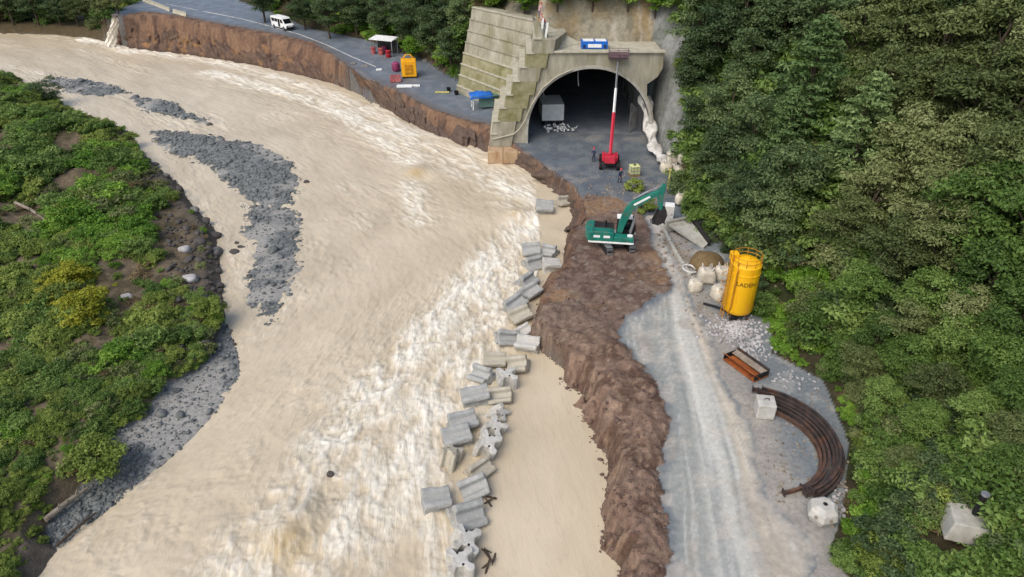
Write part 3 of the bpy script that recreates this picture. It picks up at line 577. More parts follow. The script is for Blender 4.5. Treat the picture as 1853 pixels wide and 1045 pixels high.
# stepped flank wall, cast in lifts
wing = empty('flank_wall', (0, 0, 0), 0, 'tall stepped concrete flank wall left of the tunnel arch', 'retaining wall')
NT = 8
def hexa(lo, hi):
    n = len(lo); return MB().add(list(lo)+list(hi), [tuple(range(n))[::-1], tuple(range(n, 2*n))]+[(i, (i+1) % n, (i+1) % n+n, i+n) for i in range(n)])
WF = [Vector((-1.7, 99.0, .2)).lerp(Vector((4.3, 99.4, 13.2)), k/NT) for k in range(NT+1)]
WB = [Vector((-8.7, 107.2, .8)).lerp(Vector((-5.7, 108.2, 13.7)), k/NT) for k in range(NT+1)]
for k in range(NT):
    d_ = (WF[k]-WB[k]).normalized(); nr = Vector((d_.y, -d_.x, 0)).normalized(); nr = nr if nr.x < 0 else -nr
    def foot(i, inset):
        f_, b2_ = WF[i], WB[i]; e_ = f_+(f_-b2_)*.28; return [e_+nr*inset, b2_+nr*inset, b2_-nr*2.2, e_-nr*2.2]
    stp = .34
    lo = foot(k, .0); hi = foot(k+1, .0)
    lo = [q if i > 1 else q+nr*stp*.5 for i, q in enumerate(lo)]; hi = [q if i > 1 else q+nr*stp for i, q in enumerate(hi)]
    lift = hexa(lo, hi).build('lift', 'wall_moss' if k in (1, 2, 3) else 'wall_concrete', wing)
    e0, e1 = hi[0], hi[1]; th_ = Vector((0, 0, .16 if k < 4 else .1))
    hexa([e0+nr*.14, e1+nr*.14, e1-nr*.6, e0-nr*.6], [e0+nr*.14+th_, e1+nr*.14+th_, e1-nr*.6+th_, e0-nr*.6+th_]).build('ledge', 'ledge_concrete' if k < 4 or k == 7 else 'wall_concrete', lift)
    for f_ in np.arange(.12, .96, .14):
        a_, b2_ = lo[1].lerp(lo[0], f_), hi[1].lerp(hi[0], f_); t_ = d_*.03
        hexa([a_-t_+nr*.03, a_+t_+nr*.03, a_+t_-nr*.1, a_-t_-nr*.1], [b2_-t_+nr*.03, b2_+t_+nr*.03, b2_+t_-nr*.1, b2_-t_-nr*.1]).build('form_joint', 'wall_moss' if k < 5 else 'ledge_concrete', lift)
# stepped buttress at its front end
BTH = 1.72
for k in range(8):
    x0 = -3.1+(.86*max(0, k-.6)); z0, z1 = -.2+k*BTH, -.2+(k+1)*BTH; wF = 3.0 if k < 5 else 2.7
    bl_ = hexa([(x0, PY0-.35, z0), (x0+wF, PY0-.35, z0), (x0+wF+1.6, PY0+4.2, z0), (x0+wF+1.2, PY0+9.5, z0), (x0+.2, PY0+9.5, z0)], [(x0+.3, PY0-.35, z1), (x0+wF+.3, PY0-.35, z1), (x0+wF+1.9, PY0+4.2, z1), (x0+wF+1.5, PY0+9.5, z1), (x0+.5, PY0+9.5, z1)]).build('buttress_block', 'wall_moss' if k in (2, 3, 4, 6) else 'wall_concrete', wing, bevel=.04)
    hexa([(x0+.18, PY0-.5, z1), (x0+1.2, PY0-.5, z1), (x0+1.2, PY0+9.3, z1), (x0+.3, PY0+9.3, z1)], [(x0+.2, PY0-.5, z1+.14), (x0+1.2, PY0-.5, z1+.14), (x0+1.2, PY0+9.3, z1+.14), (x0+.3, PY0+9.3, z1+.14)]).build('step_edge', 'ledge_concrete', bl_)
but = MB(); but.add([(3.4, PY0-.3, 11.9), (4.5, PY0-.3, 11.9), (5.6, PY0+2.2, 12.1), (2.6, PY0+4, 15.6), (2.5, PY0+.4, 15.6), (3.2, PY0+.4, 15.6)], [(0,1,5),(0,5,4),(1,2,5),(2,3,4,5),(3,2,0,4)]); but.build('buttress', 'wall_concrete', wing)
ramp_ = MB(); ramp_.add([(4.6, PY0+1, 12.0), (9.0, PY0+4.4, 12.1), (4.4, PY0+4.8, 14.3), (3.2, PY0+3, 14.0), (4.6, PY0+1, 11.5), (9, PY0+4.4, 11.5), (4.4, PY0+5.4, 11.5)], [(0,1,2,3),(4,5,1,0),(5,6,2,1)]); ramp_.build('haunch', 'ledge_concrete', wing)
for dx in (0, .55):
    MB().box((3.6+dx, PY0+.5, 14.2-dx), (.24, .24, 3.4), rot=(.0, .12, 0)).build('post', 'white_paint', wing)

# ------------------------------------------------------------------ concrete armour blocks in the water
def block_profile(w=.86, nw=.24, nd=.34, ch=.12):
    q = [(-w+ch, -w), (-nw-nd*.6, -w), (-nw, -w+nd), (nw, -w+nd), (nw+nd*.6, -w), (w-ch, -w)]
    out = []
    for k in range(4):
        a = k*math.pi/2; c, s = round(math.cos(a)), round(math.sin(a)); out += [(x*c-y*s, x*s+y*c) for x, y in q]
    return out
BP = block_profile()
BLK = {}
def block_meshes(mat):
    if mat in BLK: return BLK[mat]
    import bmesh
    bm_ = bmesh.new(); bm_.from_mesh(MB().prism(BP, -1.05, 1.05, 'x').mesh('t', mat)); bmesh.ops.bevel(bm_, geom=[e_ for e_ in bm_.edges], offset=.05, segments=1, affect='EDGES', clamp_overlap=True)
    bmesh.ops.triangulate(bm_, faces=bm_.faces[:]); bmesh.ops.subdivide_edges(bm_, edges=[e_ for e_ in bm_.edges if e_.calc_length() > .35], cuts=2, use_grid_fill=True)
    body = bpy.data.meshes.new('body'); bm_.to_mesh(body); bm_.free(); body.materials.append(MATS[mat])
    co = np.zeros(len(body.vertices)*3); body.vertices.foreach_get('co', co); co = co.reshape(-1, 3); q_ = len(mat)*7 % 50
    co *= 1-(.10*np.clip(fbm(co[:, 0]*2.2+q_+co[:, 2], co[:, 1]*2.2-co[:, 2], 61)-.5, 0, 1)+.35*np.clip(fbm(co[:, 0]*1.3+9+co[:, 2]*.7, co[:, 1]*1.3+co[:, 2], 62, 2)-.66, 0, 1))[:, None]
    body.vertices.foreach_set('co', co.ravel()); body.update()
    sock = MB().tube([(1.0, 0, 0), (1.06, 0, 0)], .085, 10).mesh('lifting_socket', 'black_rubber'); BLK[mat] = (body, sock); return BLK[mat]
BLOCKS = [ # px, py, size, roll(x), pitch(y), yaw(z), material, label
 (832,1030,.98,0,-78,20,'c','pale concrete block standing on end, nearest the camera in the block line'),
 (838,988,1.02,0,-72,-10,'c','pale up-ended block with two dark sockets, second from the camera'),
 (845,936,1.12,45,4,28,'g','large grey grooved block lying askew below the blue-grey pair'),
 (790,912,1.0,8,2,4,'g','grey grooved block lying furthest out into the river, near the camera'),
 (860,885,.98,20,-14,22,'g','smooth grey block with a bright top beside the dark driftwood'),
 (868,852,.85,30,-10,30,'t','mud-stained tan block half sunk above the bright-topped grey one'),
 (815,832,.85,0,-60,60,'t','small tan block tipped on end below the double grey block'),
 (880,812,.98,10,-66,-30,'c','pale up-ended block with notched face, lower of the two beside the pool'),
 (828,797,1.05,6,0,10,'g','long light grey block, lower of the two lying side by side'),
 (838,769,1.0,10,3,12,'g','darker grey block, upper of the two lying side by side'),
 (892,780,.9,5,-62,-40,'c','pale notched block tilted on end, upper of the two beside the pool'),
 (900,750,.7,15,-50,-20,'c','smallest pale block wedged above the notched pair'),
 (862,724,1.05,0,0,2,'g','grey block with two straight grooves lying across the current'),
 (906,720,.9,20,-12,14,'t','tan block at the right end of the crosswise grey block'),
 (916,692,.98,0,-80,25,'c','white star-ended block standing up beside the dark slanted one'),
 (874,682,.95,25,-8,-26,'g','dark grey grooved block sloping down towards the river'),
 (895,657,.9,15,0,10,'t','tan block just upstream of the dark slanted one'),
 (938,664,.92,25,-10,-12,'t','tan block pressed against the brown berm'),
 (955,628,.98,4,2,-4,'c','white-topped square block at the corner of the spoil platform'),
 (917,614,.95,30,6,20,'g','rounded grey block left of the white-topped corner block'),
 (950,603,.75,20,-20,30,'c','small pale block behind the white-topped corner block'),
 (942,575,.95,18,-6,34,'t','greenish tan block at the foot of the slanting grey row'),
 (932,555,1.05,30,-4,38,'g','long grey block slanting into the rapids, lowest of the slanting row'),
 (962,532,1.0,24,-4,36,'g','grey block slanting up the bank, middle of the slanting row'),
 (954,511,1.0,28,-4,38,'g','grey slanting block at the top of the slanting row'),
 (998,484,.98,10,2,12,'c','pale flat-topped block against the spoil, below the excavator'),
 (966,479,.95,35,4,20,'g','dark grey block left of the pale flat-topped one'),
 (994,458,.9,30,-4,-20,'g','grey block tucked under the platform edge behind the pale one'),
 (962,457,1.0,20,0,16,'g','grey block washed by foam, outermost of the upper cluster'),
 (985,380,1.15,8,6,10,'g','bluish grey slab block awash in the rapids below the tunnel'),
 (1018,368,.9,25,12,40,'t','brown block on the bank just right of the awash slab')]
for px, py, s, rx_, ry_, rz_, mt, lab in BLOCKS:
    p = P(px, py, WZ+.55); gz = max(WZ, Hs(p[0], p[1])); up = .62*s if abs(ry_) < 45 else .72*s; jr = random.Random(px*31+py)
    rx_ += jr.uniform(-16, 16); rz_ += jr.uniform(-14, 14); ry_ += jr.uniform(-9, 9)
    p = P(px, py, gz+up*.38)
    e = empty('concrete_block', p, 0, lab, 'concrete block', 'concrete armour blocks in the river', rot=(R(rx_), R(ry_), R(rz_))); s *= .9; e.scale = (s*jr.uniform(.9, 1.08), s*jr.uniform(.92, 1.06), s)
    body, sock = block_meshes({'c': 'block_concrete', 'g': 'block_grey', 't': 'block_tan'}[mt])
    o = link('body', body, e)
    for q in (-.42, .42): so_ = link('lifting_socket', sock, e); so_.location = (0, q, q*.35)
for px, py, n_, lab in ((886,912,3,'dark driftwood stub beside the bright-topped grey block'), (885,1012,6,'tangle of dark branches beside the up-ended block near the camera')):
    p = P(px, py, WZ+.1); e = empty('driftwood', p, 0, lab, 'driftwood'); r_ = random.Random(px+py)
    for k in range(n_):
        a = r_.uniform(0, 6.28); q = Vector((r_.uniform(-.4, .4), r_.uniform(-.6, .6), 0)); d = Vector((math.cos(a), math.sin(a), r_.uniform(.1, .7)))*r_.uniform(.3, .6)
        MB().tube([q-d, q+d*.2+Vector((0, 0, .05)), q+d], [.07, .06, .03], 6).build('branch', 'bark', e)

# ------------------------------------------------------------------ excavator
p = P(1112, 446, 0); gz = Hs(p[0], p[1]); YAW = R(-8)
ex = empty('excavator', (p[0], p[1], gz), YAW, 'teal tracked excavator with raised boom on the brown spoil platform', 'excavator')
tr = MB()
prof = [(-1.75, .42), (-1.6, .12), (-1.3, 0), (1.3, 0), (1.6, .12), (1.75, .42), (1.68, .66), (1.4, .82), (-1.4, .82), (-1.68, .66)]
for sd_ in (-1, 1):
    o = MB().prism(prof, sd_*1.15-.29, sd_*1.15+.29, 'y').build('track', 'dark_steel', ex, bevel=.03); o.rotation_euler = (0, 0, R(-68))
    for k in range(13):
        x_ = -1.5+k*.25; c = MB().box((x_, sd_*1.15, .84), (.16, .62, .05)).build('track_shoe', 'grey_steel', o)
    for k in range(3):
        pr = (-1.63, -1.74, -1.6)[k]; MB().box((1.72-.03*k, sd_*1.15, .25+.22*k), (.06, .6, .16)).build('track_shoe', 'grey_steel', o)
cf = MB().box((0, 0, .62), (1.7, 1.7, .45)).build('undercarriage', 'dark_steel', ex, bevel=.05)
MB().lathe([(.62, .8), (.62, 1.02)], 20).build('slew_ring', 'dark_steel', ex)
MB().prism([(-2.55, 1.02), (1.75, 1.02), (1.75, 1.2), (-2.6, 1.2)], -1.36, 1.36, 'y').build('lower_skirt', 'white_paint', ex, bevel=.03)
MB().prism([(-2.55, 1.22), (-.2, 1.22), (-.2, 2.1), (-.5, 2.22), (-2.3, 2.22), (-2.55, 2.0)], -1.35, -.35, 'y').build('side_house', 'teal_paint', ex, bevel=.06)
MB().prism([(-2.5, 1.22), (-.2, 1.22), (-.2, 1.95), (-2.2, 2.05), (-2.5, 1.9)], -.33, 1.34, 'y').build('engine_hood', 'dark_steel', ex, bevel=.06)
cw = []
for k in range(11): a = math.pi/2+math.pi*k/10; cw.append((-2.35+.62*math.cos(a), 1.36*math.sin(a)))
MB().prism([(-2.1, 1.36)]+cw+[(-2.1, -1.36)], 1.18, 2.12, 'z').build('counterweight', 'teal_paint', ex, bevel=.05)
MB().prism([(-.18, 1.22), (1.7, 1.22), (1.7, 1.62), (-.18, 1.75)], -1.34, -.4, 'y').build('tool_box', 'teal_paint', ex, bevel=.05)
for x0, w_ in ((-2.1, .62), (-1.15, .62)): MB().box((x0+.3, -1.362, 1.72), (w_, .02, .24)).build('marking', 'white_paint', ex)
MB().box((1.35, -.85, 1.72), (.5, .3, .22)).build('step', 'white_paint', ex, bevel=.04)
MB().tube([(-1.0, .5, 2.0), (-1.0, .5, 2.55)], .09, 8).build('exhaust', 'black_rubber', ex)
hr = MB()
for a, b_ in (((-2.2, -1.28, 2.22), (-2.2, -1.28, 2.6)), ((-.5, -1.28, 2.22), (-.5, -1.28, 2.6)), ((-2.2, -1.28, 2.6), (-.5, -1.28, 2.6))): hr.tube([a, b_], .025, 6)
hr.build('handrail', 'dark_steel', ex)
cab = MB().prism([(.05, 1.22), (1.75, 1.22), (1.92, 1.75), (1.7, 2.75), (1.5, 2.85), (.1, 2.85)], .38, 1.34, 'y').build('cab', 'black_rubber', ex, bevel=.05)
for y_ in (.372, 1.348): MB().add([(.2, y_, 1.75), (1.62, y_, 1.75), (1.5, y_, 2.68), (.2, y_, 2.68)], [(0, 1, 2, 3)]).build('window', 'glass_dark', cab)
MB().add([(1.945, .48, 1.75), (1.945, 1.24, 1.75), (1.735, 1.24, 2.7), (1.735, .48, 2.7)], [(0, 1, 2, 3)]).build('windscreen', 'glass_dark', cab)
MB().box((.78, .86, 2.9), (1.5, .98, .09)).build('roof', 'white_paint', cab, bevel=.03)
MB().box((1.85, .86, 1.35), (.1, .8, .14)).build('bumper', 'white_paint', cab)
def beam(pts, hs, w): 
    """box-section beam along a bent line in the xz plane"""
    mb = MB(); n = len(pts); V = []
    for i in range(n):
        a = Vector(pts[max(i-1, 0)]); b_ = Vector(pts[min(i+1, n-1)]); d = (b_-a).normalized(); nn = Vector((-d.y, d.x)); c = Vector(pts[i])
        for s_ in (-1, 1):
            for yy_ in (-w/2, w/2): q = c+nn*hs[i]/2*s_; V.append((q.x, yy_, q.y))
    F = [(0, 1, 3, 2), tuple(4*(n-1)+k for k in (2, 3, 1, 0))]
    for i in range(n-1):
        a = 4*i; b_ = a+4; F += [(a, b_, b_+1, a+1), (a+2, a+3, b_+3, b_+2), (a, a+2, b_+2, b_), (a+1, b_+1, b_+3, a+3)]
    return mb.add(V, F)
K0, K1, K2, TIP = (.35, 1.7), (.75, 3.4), (1.55, 4.75), (3.75, 6.15)
bo = beam([K0, (.5, 2.6), K1, (1.05, 4.15), K2, (2.6, 5.5), TIP], [.5, .62, .72, .78, .72, .6, .4], .42).build('boom', 'teal_paint', ex, bevel=.04); bo.location = (0, -.12, 0)
MB().box((2.15, -.225, 5.2), (1.7, .02, .2), rot=(0, R(-34), 0)).build('marking', 'white_paint', bo)
for y_ in (-.42, .2): MB().tube([(1.35, y_, 1.65), (1.62, y_, 3.0)], .1, 8).tube([(1.62, y_, 3.0), (1.78, y_, 4.75)], .055, 8).build('lift_cylinder', 'grey_steel', ex)
MB().tube([(1.4, -.12, 5.25), (2.7, -.12, 6.15)], .1, 8).tube([(2.7, -.12, 6.15), (4.0, -.12, 6.85)], .055, 8).build('stick_cylinder', 'grey_steel', ex)
stk = beam([(4.05, 6.9), (3.75, 6.1), (3.85, 5.1), (3.98, 4.3)], [.34, .72, .5, .3], .36).build('stick', 'teal_paint', ex, bevel=.04); stk.location = (0, -.12, 0)
MB().tube([(4.25, -.12, 6.45), (4.25, -.12, 5.5)], .085, 8).tube([(4.25, -.12, 5.5), (4.3, -.12, 4.7)], .05, 8).build('bucket_cylinder', 'grey_steel', ex)
bk_ = [(4.75, 3.6), (5.3, 3.75), (5.55, 3.2), (5.35, 2.5), (4.8, 2.15), (4.2, 2.3), (4.28, 2.4), (4.8, 2.3), (5.2, 2.62), (5.36, 3.15), (5.2, 3.5), (4.8, 3.4)]
bu = MB().prism([(x_-.95, z_+.75) for x_, z_ in bk_], -.62, .4, 'y').build('bucket', 'dark_steel', ex)
for y_ in (-.61, .37): MB().prism([(3.8, 4.33), (4.33, 4.45), (4.55, 3.95), (4.35, 3.3), (3.85, 2.97), (3.3, 3.1)], y_, y_+.04, 'y').build('side_plate', 'dark_steel', bu)
for k in range(5): MB().box((3.21, -.5+k*.2, 3.08), (.22, .08, .07)).build('tooth', 'grey_steel', bu)

# ------------------------------------------------------------------ boom lift in front of the tunnel
p = P(1102, 300, 0); gz = Hs(p[0], p[1])
bl = empty('boom_lift', (p[0], p[1], gz), R(84), 'red boom lift with its long pale boom raised to the portal top', 'boom lift')
MB().box((0, 0, .7), (2.6, 1.5, .5)).build('chassis', 'dark_steel', bl, bevel=.05)
for sx_ in (-1, 1):
    for sy_ in (-1, 1):
        o = MB().tube([(sx_*1.25, sy_*.85, .5), (sx_*1.25, sy_*1.25, .5)], .5, 16).build('wheel', 'tyre', bl, bevel=.04); MB().tube([(sx_*1.25, sy_*1.22, .5), (sx_*1.25, sy_*1.27, .5)], .24, 12).build('hub', 'red_paint', o)
MB().prism([(-1.9, 1.0), (.9, 1.0), (.9, 1.35), (-.3, 1.8), (-1.9, 1.9)], -.65, .65, 'y').build('turret', 'red_paint', bl, bevel=.06)
MB().box((-.4, -.8, 1.35), (1.8, .3, .6)).build('engine_cover', 'red_paint', bl, bevel=.05); MB().box((-.4, .8, 1.35), (1.8, .3, .6)).build('tank_cover', 'red_paint', bl, bevel=.05)
Minv = Matrix.Translation((p[0], p[1], gz)) @ Matrix.Rotation(R(84), 4, 'Z'); Minv = Minv.inverted()
tipw = Minv @ Vector((13.15, PY0-.9, 11.2)); b0 = Vector((-1.2, 0, 1.9))
def sec(f0, f1, w, nm, mat):
    a = b0.lerp(tipw, f0); b_ = b0.lerp(tipw, f1); MB().tube([a, b_], w, 4).build(nm, mat, bl)
sec(0, .44, .2, 'boom_base', 'red_paint'); sec(.435, .7, .155, 'boom_section', 'white_paint'); sec(.69, 1, .12, 'boom_section', 'grey_steel')
bs = MB(); c = tipw+Vector((.25, 0, .2)); 
for dz in (0, .55, 1.05):
    for (ax, ay, bx, by) in ((-.5,-1.2,.5,-1.2),(.5,-1.2,.5,1.2),(.5,1.2,-.5,1.2),(-.5,1.2,-.5,-1.2)): bs.tube([c+Vector((ax, ay, dz)), c+Vector((bx, by, dz))], .035, 6)
for ax, ay in ((-.5,-1.2),(.5,-1.2),(.5,1.2),(-.5,1.2),(.5,0),(-.5,0)): bs.tube([c+Vector((ax, ay, 0)), c+Vector((ax, ay, 1.05))], .035, 6)
bk2 = bs.build('basket', pm('basket_paint', C(120,96,100), C(90,74,80), 2), bl); MB().box(c+Vector((0, 0, -.04)), (1.05, 2.45, .07)).build('basket_floor', 'dark_steel', bk2)
MB().box(c+Vector((-.42, 0, .5)), (.05, 2.3, .7)).build('basket_panel', 'basket_paint', bk2)

# ------------------------------------------------------------------ things in the tunnel
t_ = empty('box_trailer', (5.6, 96.5, .1), R(4), 'white box trailer parked inside the tunnel on the left', 'trailer')
MB().box((0, 0, 2.1), (3.1, 4.6, 2.3)).build('box_body', 'white_paint', t_, bevel=.04)
MB().box((0, 0, .85), (2.6, 4.8, .2)).build('chassis', 'dark_steel', t_)
for sx_ in (-1, 1):
    for y_ in (-1.0, .2): MB().tube([(sx_*1.0, y_, .42), (sx_*1.35, y_, .42)], .42, 14).build('wheel', 'tyre', t_)
for x_ in (-1.0, 1.0): MB().tube([(x_, -2.2, 0), (x_, -2.2, .8)], .05, 6).build('jack_leg', 'grey_steel', t_)
rd_ = random.Random(5)
dbv = MB()
for k in range(46):
    dbv.box((6.3+rd_.gauss(0, 1.0), 92.6+rd_.gauss(0, .6), .3+rd_.random()*.5), (rd_.uniform(.15, .7), rd_.uniform(.08, .3), rd_.uniform(.06, .22)), rot=(rd_.uniform(-.5, .5), rd_.uniform(-.5, .5), rd_.uniform(0, 3)))
tag(dbv.build('debris', 'white_paint'), 'heap of pale scrap pieces below the white box trailer', None, None, 'stuff')
ws = MB(); 
for k in range(5):
    x_ = AX+AR-2.0+k*.28; ws.add([(x_, 91.5+k*.5, .15), (x_+.26, 91.9+k*.5, .15), (x_+.26, 91.9+k*.5, 4.2-.3*k), (x_, 91.5+k*.5, 4.3-.3*k), (x_, 91.6+k*.5, .15), (x_+.26, 92+k*.5, .15), (x_+.26, 92+k*.5, 4.2-.3*k), (x_, 91.6+k*.5, 4.3-.3*k)], [(0,1,2,3),(7,6,5,4),(0,4,5,1),(1,5,6,2),(2,6,7,3),(3,7,4,0)])
tag(ws.build('hanging_sheet', 'white_sheet'), 'pale sheet hanging on the right wall inside the tunnel', 'sheet')
# membrane unrolled along the right foot of the arch
cl_ = [(17.6, 90.5, 5.6), (17.9, 88.9, 4.2), (18.1, 87.0, 2.4), (18.2, 85, 1.3), (18.4, 83, .75), (18.9, 80.5, .55), (19.8, 78, .6)]
V_, F_ = [], []; nn_ = 40
cc = np.array(cl_); tq = np.linspace(0, len(cl_)-1, nn_); path = np.stack([np.interp(tq, range(len(cl_)), cc[:, k]) for k in range(3)], -1)
for i in range(nn_):
    for j in range(7):
        f = j/6-.5; w_ = .75+.25*math.sin(i*.6); V_.append((path[i][0]+f*w_*2, path[i][1]+.25*math.sin(i*.9+j), path[i][2]+.35*(1-4*f*f)*.6+.12*math.sin(i*1.7+j*1.3)))
for i in range(nn_-1):
    for j in range(6): F_.append((i*7+j, i*7+j+1, i*7+j+8, i*7+j+7))
o = MB().add(V_, F_).build('membrane_sheet', 'white_sheet', smooth=True); sdm = o.modifiers.new('thick', 'SOLIDIFY'); sdm.thickness = .06; tag(o, 'crumpled whitish membrane trailing from the right side of the arch', 'sheet')

# ------------------------------------------------------------------ on the deck of the portal
def person(loc, rz, label, top, legs, lean=.15, arm=.9):
    e = empty('person', loc, rz, label, 'person')
    V = {'pel': (0, 0, .92), 'wst': (0, lean*.3, 1.1), 'cst': (0, lean*.9, 1.36), 'nck': (0, lean*1.2, 1.5), 'hd0': (0, lean*1.3, 1.6), 'hd1': (0, lean*1.5, 1.76),
         'lk': (-.12, .1, .5), 'la': (-.13, -.02, .08), 'lt': (-.13, .16, .04), 'rk': (.13, .02, .5), 'ra': (.14, -.12, .08), 'rt': (.14, .06, .04), 'lh': (-.1, 0, .88), 'rh': (.1, 0, .88),
         'ls': (-.2, lean*.95, 1.42), 'le': (-.3, lean+.12, 1.16), 'lw': (-.24, lean+.36, 1.1+.2*arm), 'rs': (.2, lean*.95, 1.42), 're': (.3, lean+.05, 1.15), 'rw': (.27, lean+.25, .96)}
    E = [('pel','wst'),('wst','cst'),('cst','nck'),('nck','hd0'),('hd0','hd1'),('pel','lh'),('lh','lk'),('lk','la'),('la','lt'),('pel','rh'),('rh','rk'),('rk','ra'),('ra','rt'),('cst','ls'),('ls','le'),('le','lw'),('cst','rs'),('rs','re'),('re','rw')]
    rad = {'pel': .15, 'wst': .14, 'cst': .17, 'nck': .065, 'hd0': .09, 'hd1': .1, 'lh': .1, 'rh': .1, 'lk': .07, 'rk': .07, 'la': .05, 'ra': .05, 'lt': .045, 'rt': .045, 'ls': .075, 'rs': .075, 'le': .05, 're': .05, 'lw': .038, 'rw': .038}
    ks = list(V); me = bpy.data.meshes.new('body'); me.from_pydata([V[k] for k in ks], [(ks.index(a), ks.index(b_)) for a, b_ in E], [])
    o = link('body', me, e); o.modifiers.new('skin', 'SKIN'); o.modifiers.new('sub', 'SUBSURF').levels = 1; o.modifiers['sub'].render_levels = 1
    for k, d in zip(ks, me.skin_vertices[0].data): d.radius = (rad[k], rad[k]*.85); d.use_root = (k == 'pel')
    # clothing colours by height on the body
    nm = 'clothes_%s_%s' % (top, legs)
    if nm not in MATS:
        m_, t2, b2, l2 = newmat(nm); tc2 = t2.nodes.new('ShaderNodeTexCoord'); sp2 = t2.nodes.new('ShaderNodeSeparateXYZ'); l2.new(tc2.outputs['Object'], sp2.inputs[0])
        mr = t2.nodes.new('ShaderNodeMapRange'); mr.inputs[2].default_value = 2.0; l2.new(sp2.outputs[2], mr.inputs[0])
        r2 = ramp(t2, [(0, C(40,36,34)), (.07, C(*legs)), (.47, C(*top)), (.775, C(196,150,124))]); r2.color_ramp.interpolation = 'CONSTANT'; l2.new(mr.outputs[0], r2.inputs[0]); mr.inputs[1].default_value = 0; mr.inputs[2].default_value = 2
        l2.new(r2.outputs[0], b2.inputs['Base Color']); b2.inputs['Roughness'].default_value = .85
    me.materials.append(MATS[nm])
    MB().lathe([(.135, 0), (.13, .06), (.1, .12), (.04, .15)], 14, (0, lean*1.5, 1.76)).build('helmet', 'red_paint', e, smooth=True)
    for w_, sg in (((-.24, lean+.36, 1.1+.2*arm), -1), ((.27, lean+.25, .96), 1)):
        w_ = Vector(w_); h = MB().tube([w_, w_+Vector((0, .05, -.01)), w_+Vector((0, .09, -.02))], [.035, .042, .034], 8)
        for k in range(4): q = w_+Vector((-.03+.02*k, .09, -.02)); l_ = (.062, .075, .078, .065)[k]; h.tube([q, q+Vector((0, l_*.6, -.012)), q+Vector((0, l_*.85, -.04))], [.010, .009, .007], 5)
        q = w_+Vector((-sg*.035, .03, -.01)); h.tube([q, q+Vector((-sg*.03, .04, -.01)), q+Vector((-sg*.03, .065, -.03))], [.011, .01, .008], 5)
        h.build('hand', 'skin', e, smooth=True)
    face = MB(); hz_ = 1.70; fy = lean*1.5+.085
    face.tube([(0, fy-.01, hz_-.0), (0, fy+.03, hz_-.03), (0, fy, hz_-.045)], [.012, .016, .012], 6); face.build('nose', 'skin', e)
    ey = MB(); 
    for q in (-.035, .035): ey.box((q, fy+.005, hz_+.015), (.025, .02, .012))
    ey.box((0, fy, hz_-.075), (.045, .015, .01)); ey.build('face_features', 'black_rubber', e)
    return e
person((4.15, PY0+2.6, 14.15), R(100), 'person in a red top and dark trousers at the corner above the flank wall', (176,40,52), (46,54,84), .3)
person((3.4, PY0+3.4, 15.3), R(-60), 'person in pale clothes and red helmet leaning on the white posts', (190,150,150), (110,100,120), .2)
o = MB(); 
for k in range(4): o.tube([(.38*math.cos(a), .38*math.sin(a), .08+.1*k) for a in np.linspace(0, 6.2, 18)], .06, 6)
ho = o.build('hose_coil', 'black_rubber', smooth=True); ho.location = (5.0, PY0+1.5, 12.25); tag(ho, 'black hose coil on the deck below the person in red', 'hose')
bt = empty('blue_tank', (10.4, PY0+2.2, 12.02), 0, 'blue tank with white panels on the portal deck', 'tank')
MB().box((0, 0, .45), (3.3, 1.5, .9)).build('tank_body', 'blue_plastic', bt, bevel=.06); 
for x_ in (-.78, .78): MB().box((x_, 0, .93), (1.35, 1.2, .08)).build('lid', 'white_paint', bt, bevel=.02)
MB().box((0, -.76, .38), (1.7, .04, .42)).build('front_panel', 'white_paint', bt)
for x_ in (-1.3, 1.3): MB().box((x_, -.77, .3), (.3, .05, .36)).build('foot_plate', 'navy_cloth', bt)

# ------------------------------------------------------------------ on the old road
p = PR(513, 52); q = PR(600, 80); q0 = PR(440, 28); hd = math.atan2(q[1]-q0[1], q[0]-q0[0])
vn_ = empty('minibus', (p[0], p[1], Hs(p[0], p[1])+.02), hd, 'white minibus parked on the old asphalt road', 'minibus')
side_ = [(-2.7, .35), (2.55, .35), (2.72, .6), (2.7, .95), (2.1, 1.2), (1.45, 2.05), (1.2, 2.25), (-2.55, 2.3), (-2.72, 2.1)]
bd = MB().prism(side_, -.95, .95, 'y').build('body', 'white_paint', vn_, bevel=.08)
for y_ in (-.962, .962):
    for x0, x1 in ((-2.35, -1.35), (-1.25, -.25)): MB().add([(x0, y_, 1.35), (x1, y_, 1.35), (x1, y_, 1.95), (x0, y_, 1.95)], [(0, 1, 2, 3)]).build('window', 'glass_dark', vn_)
    MB().add([(.75, y_, 1.3), (1.75, y_, 1.3), (1.35, y_, 1.95), (.75, y_, 1.95)], [(0, 1, 2, 3)]).build('window', 'glass_dark', vn_)
    MB().add([(-.12, y_, .5), (.6, y_, .5), (.6, y_, 1.98), (-.12, y_, 1.98)], [(0, 1, 2, 3)]).build('door', 'glass_dark', vn_)
    for x_ in (-1.75, 1.75): o = MB().tube([(x_, y_*.88, .36), (x_, y_*1.03, .36)], .36, 16).build('wheel', 'tyre', vn_); MB().tube([(x_, y_*1.02, .36), (x_, y_*1.045, .36)], .18, 12).build('rim', 'grey_steel', o)
MB().add([(2.14, -.8, 1.24), (2.14, .8, 1.24), (1.54, .75, 2.0), (1.54, -.75, 2.0)], [(0, 1, 2, 3)]).build('windscreen', 'glass_dark', vn_)
for y_ in (-.7, .7): MB().box((2.73, y_, .78), (.05, .35, .2)).build('headlight', 'glass_dark', vn_)
MB().box((2.72, 0, .48), (.12, 1.8, .2)).build('bumper', 'dark_steel', vn_)
def place(px, py, up=0.):
    p_ = hit(px, py); return (p_[0], p_[1], p_[2]+up)
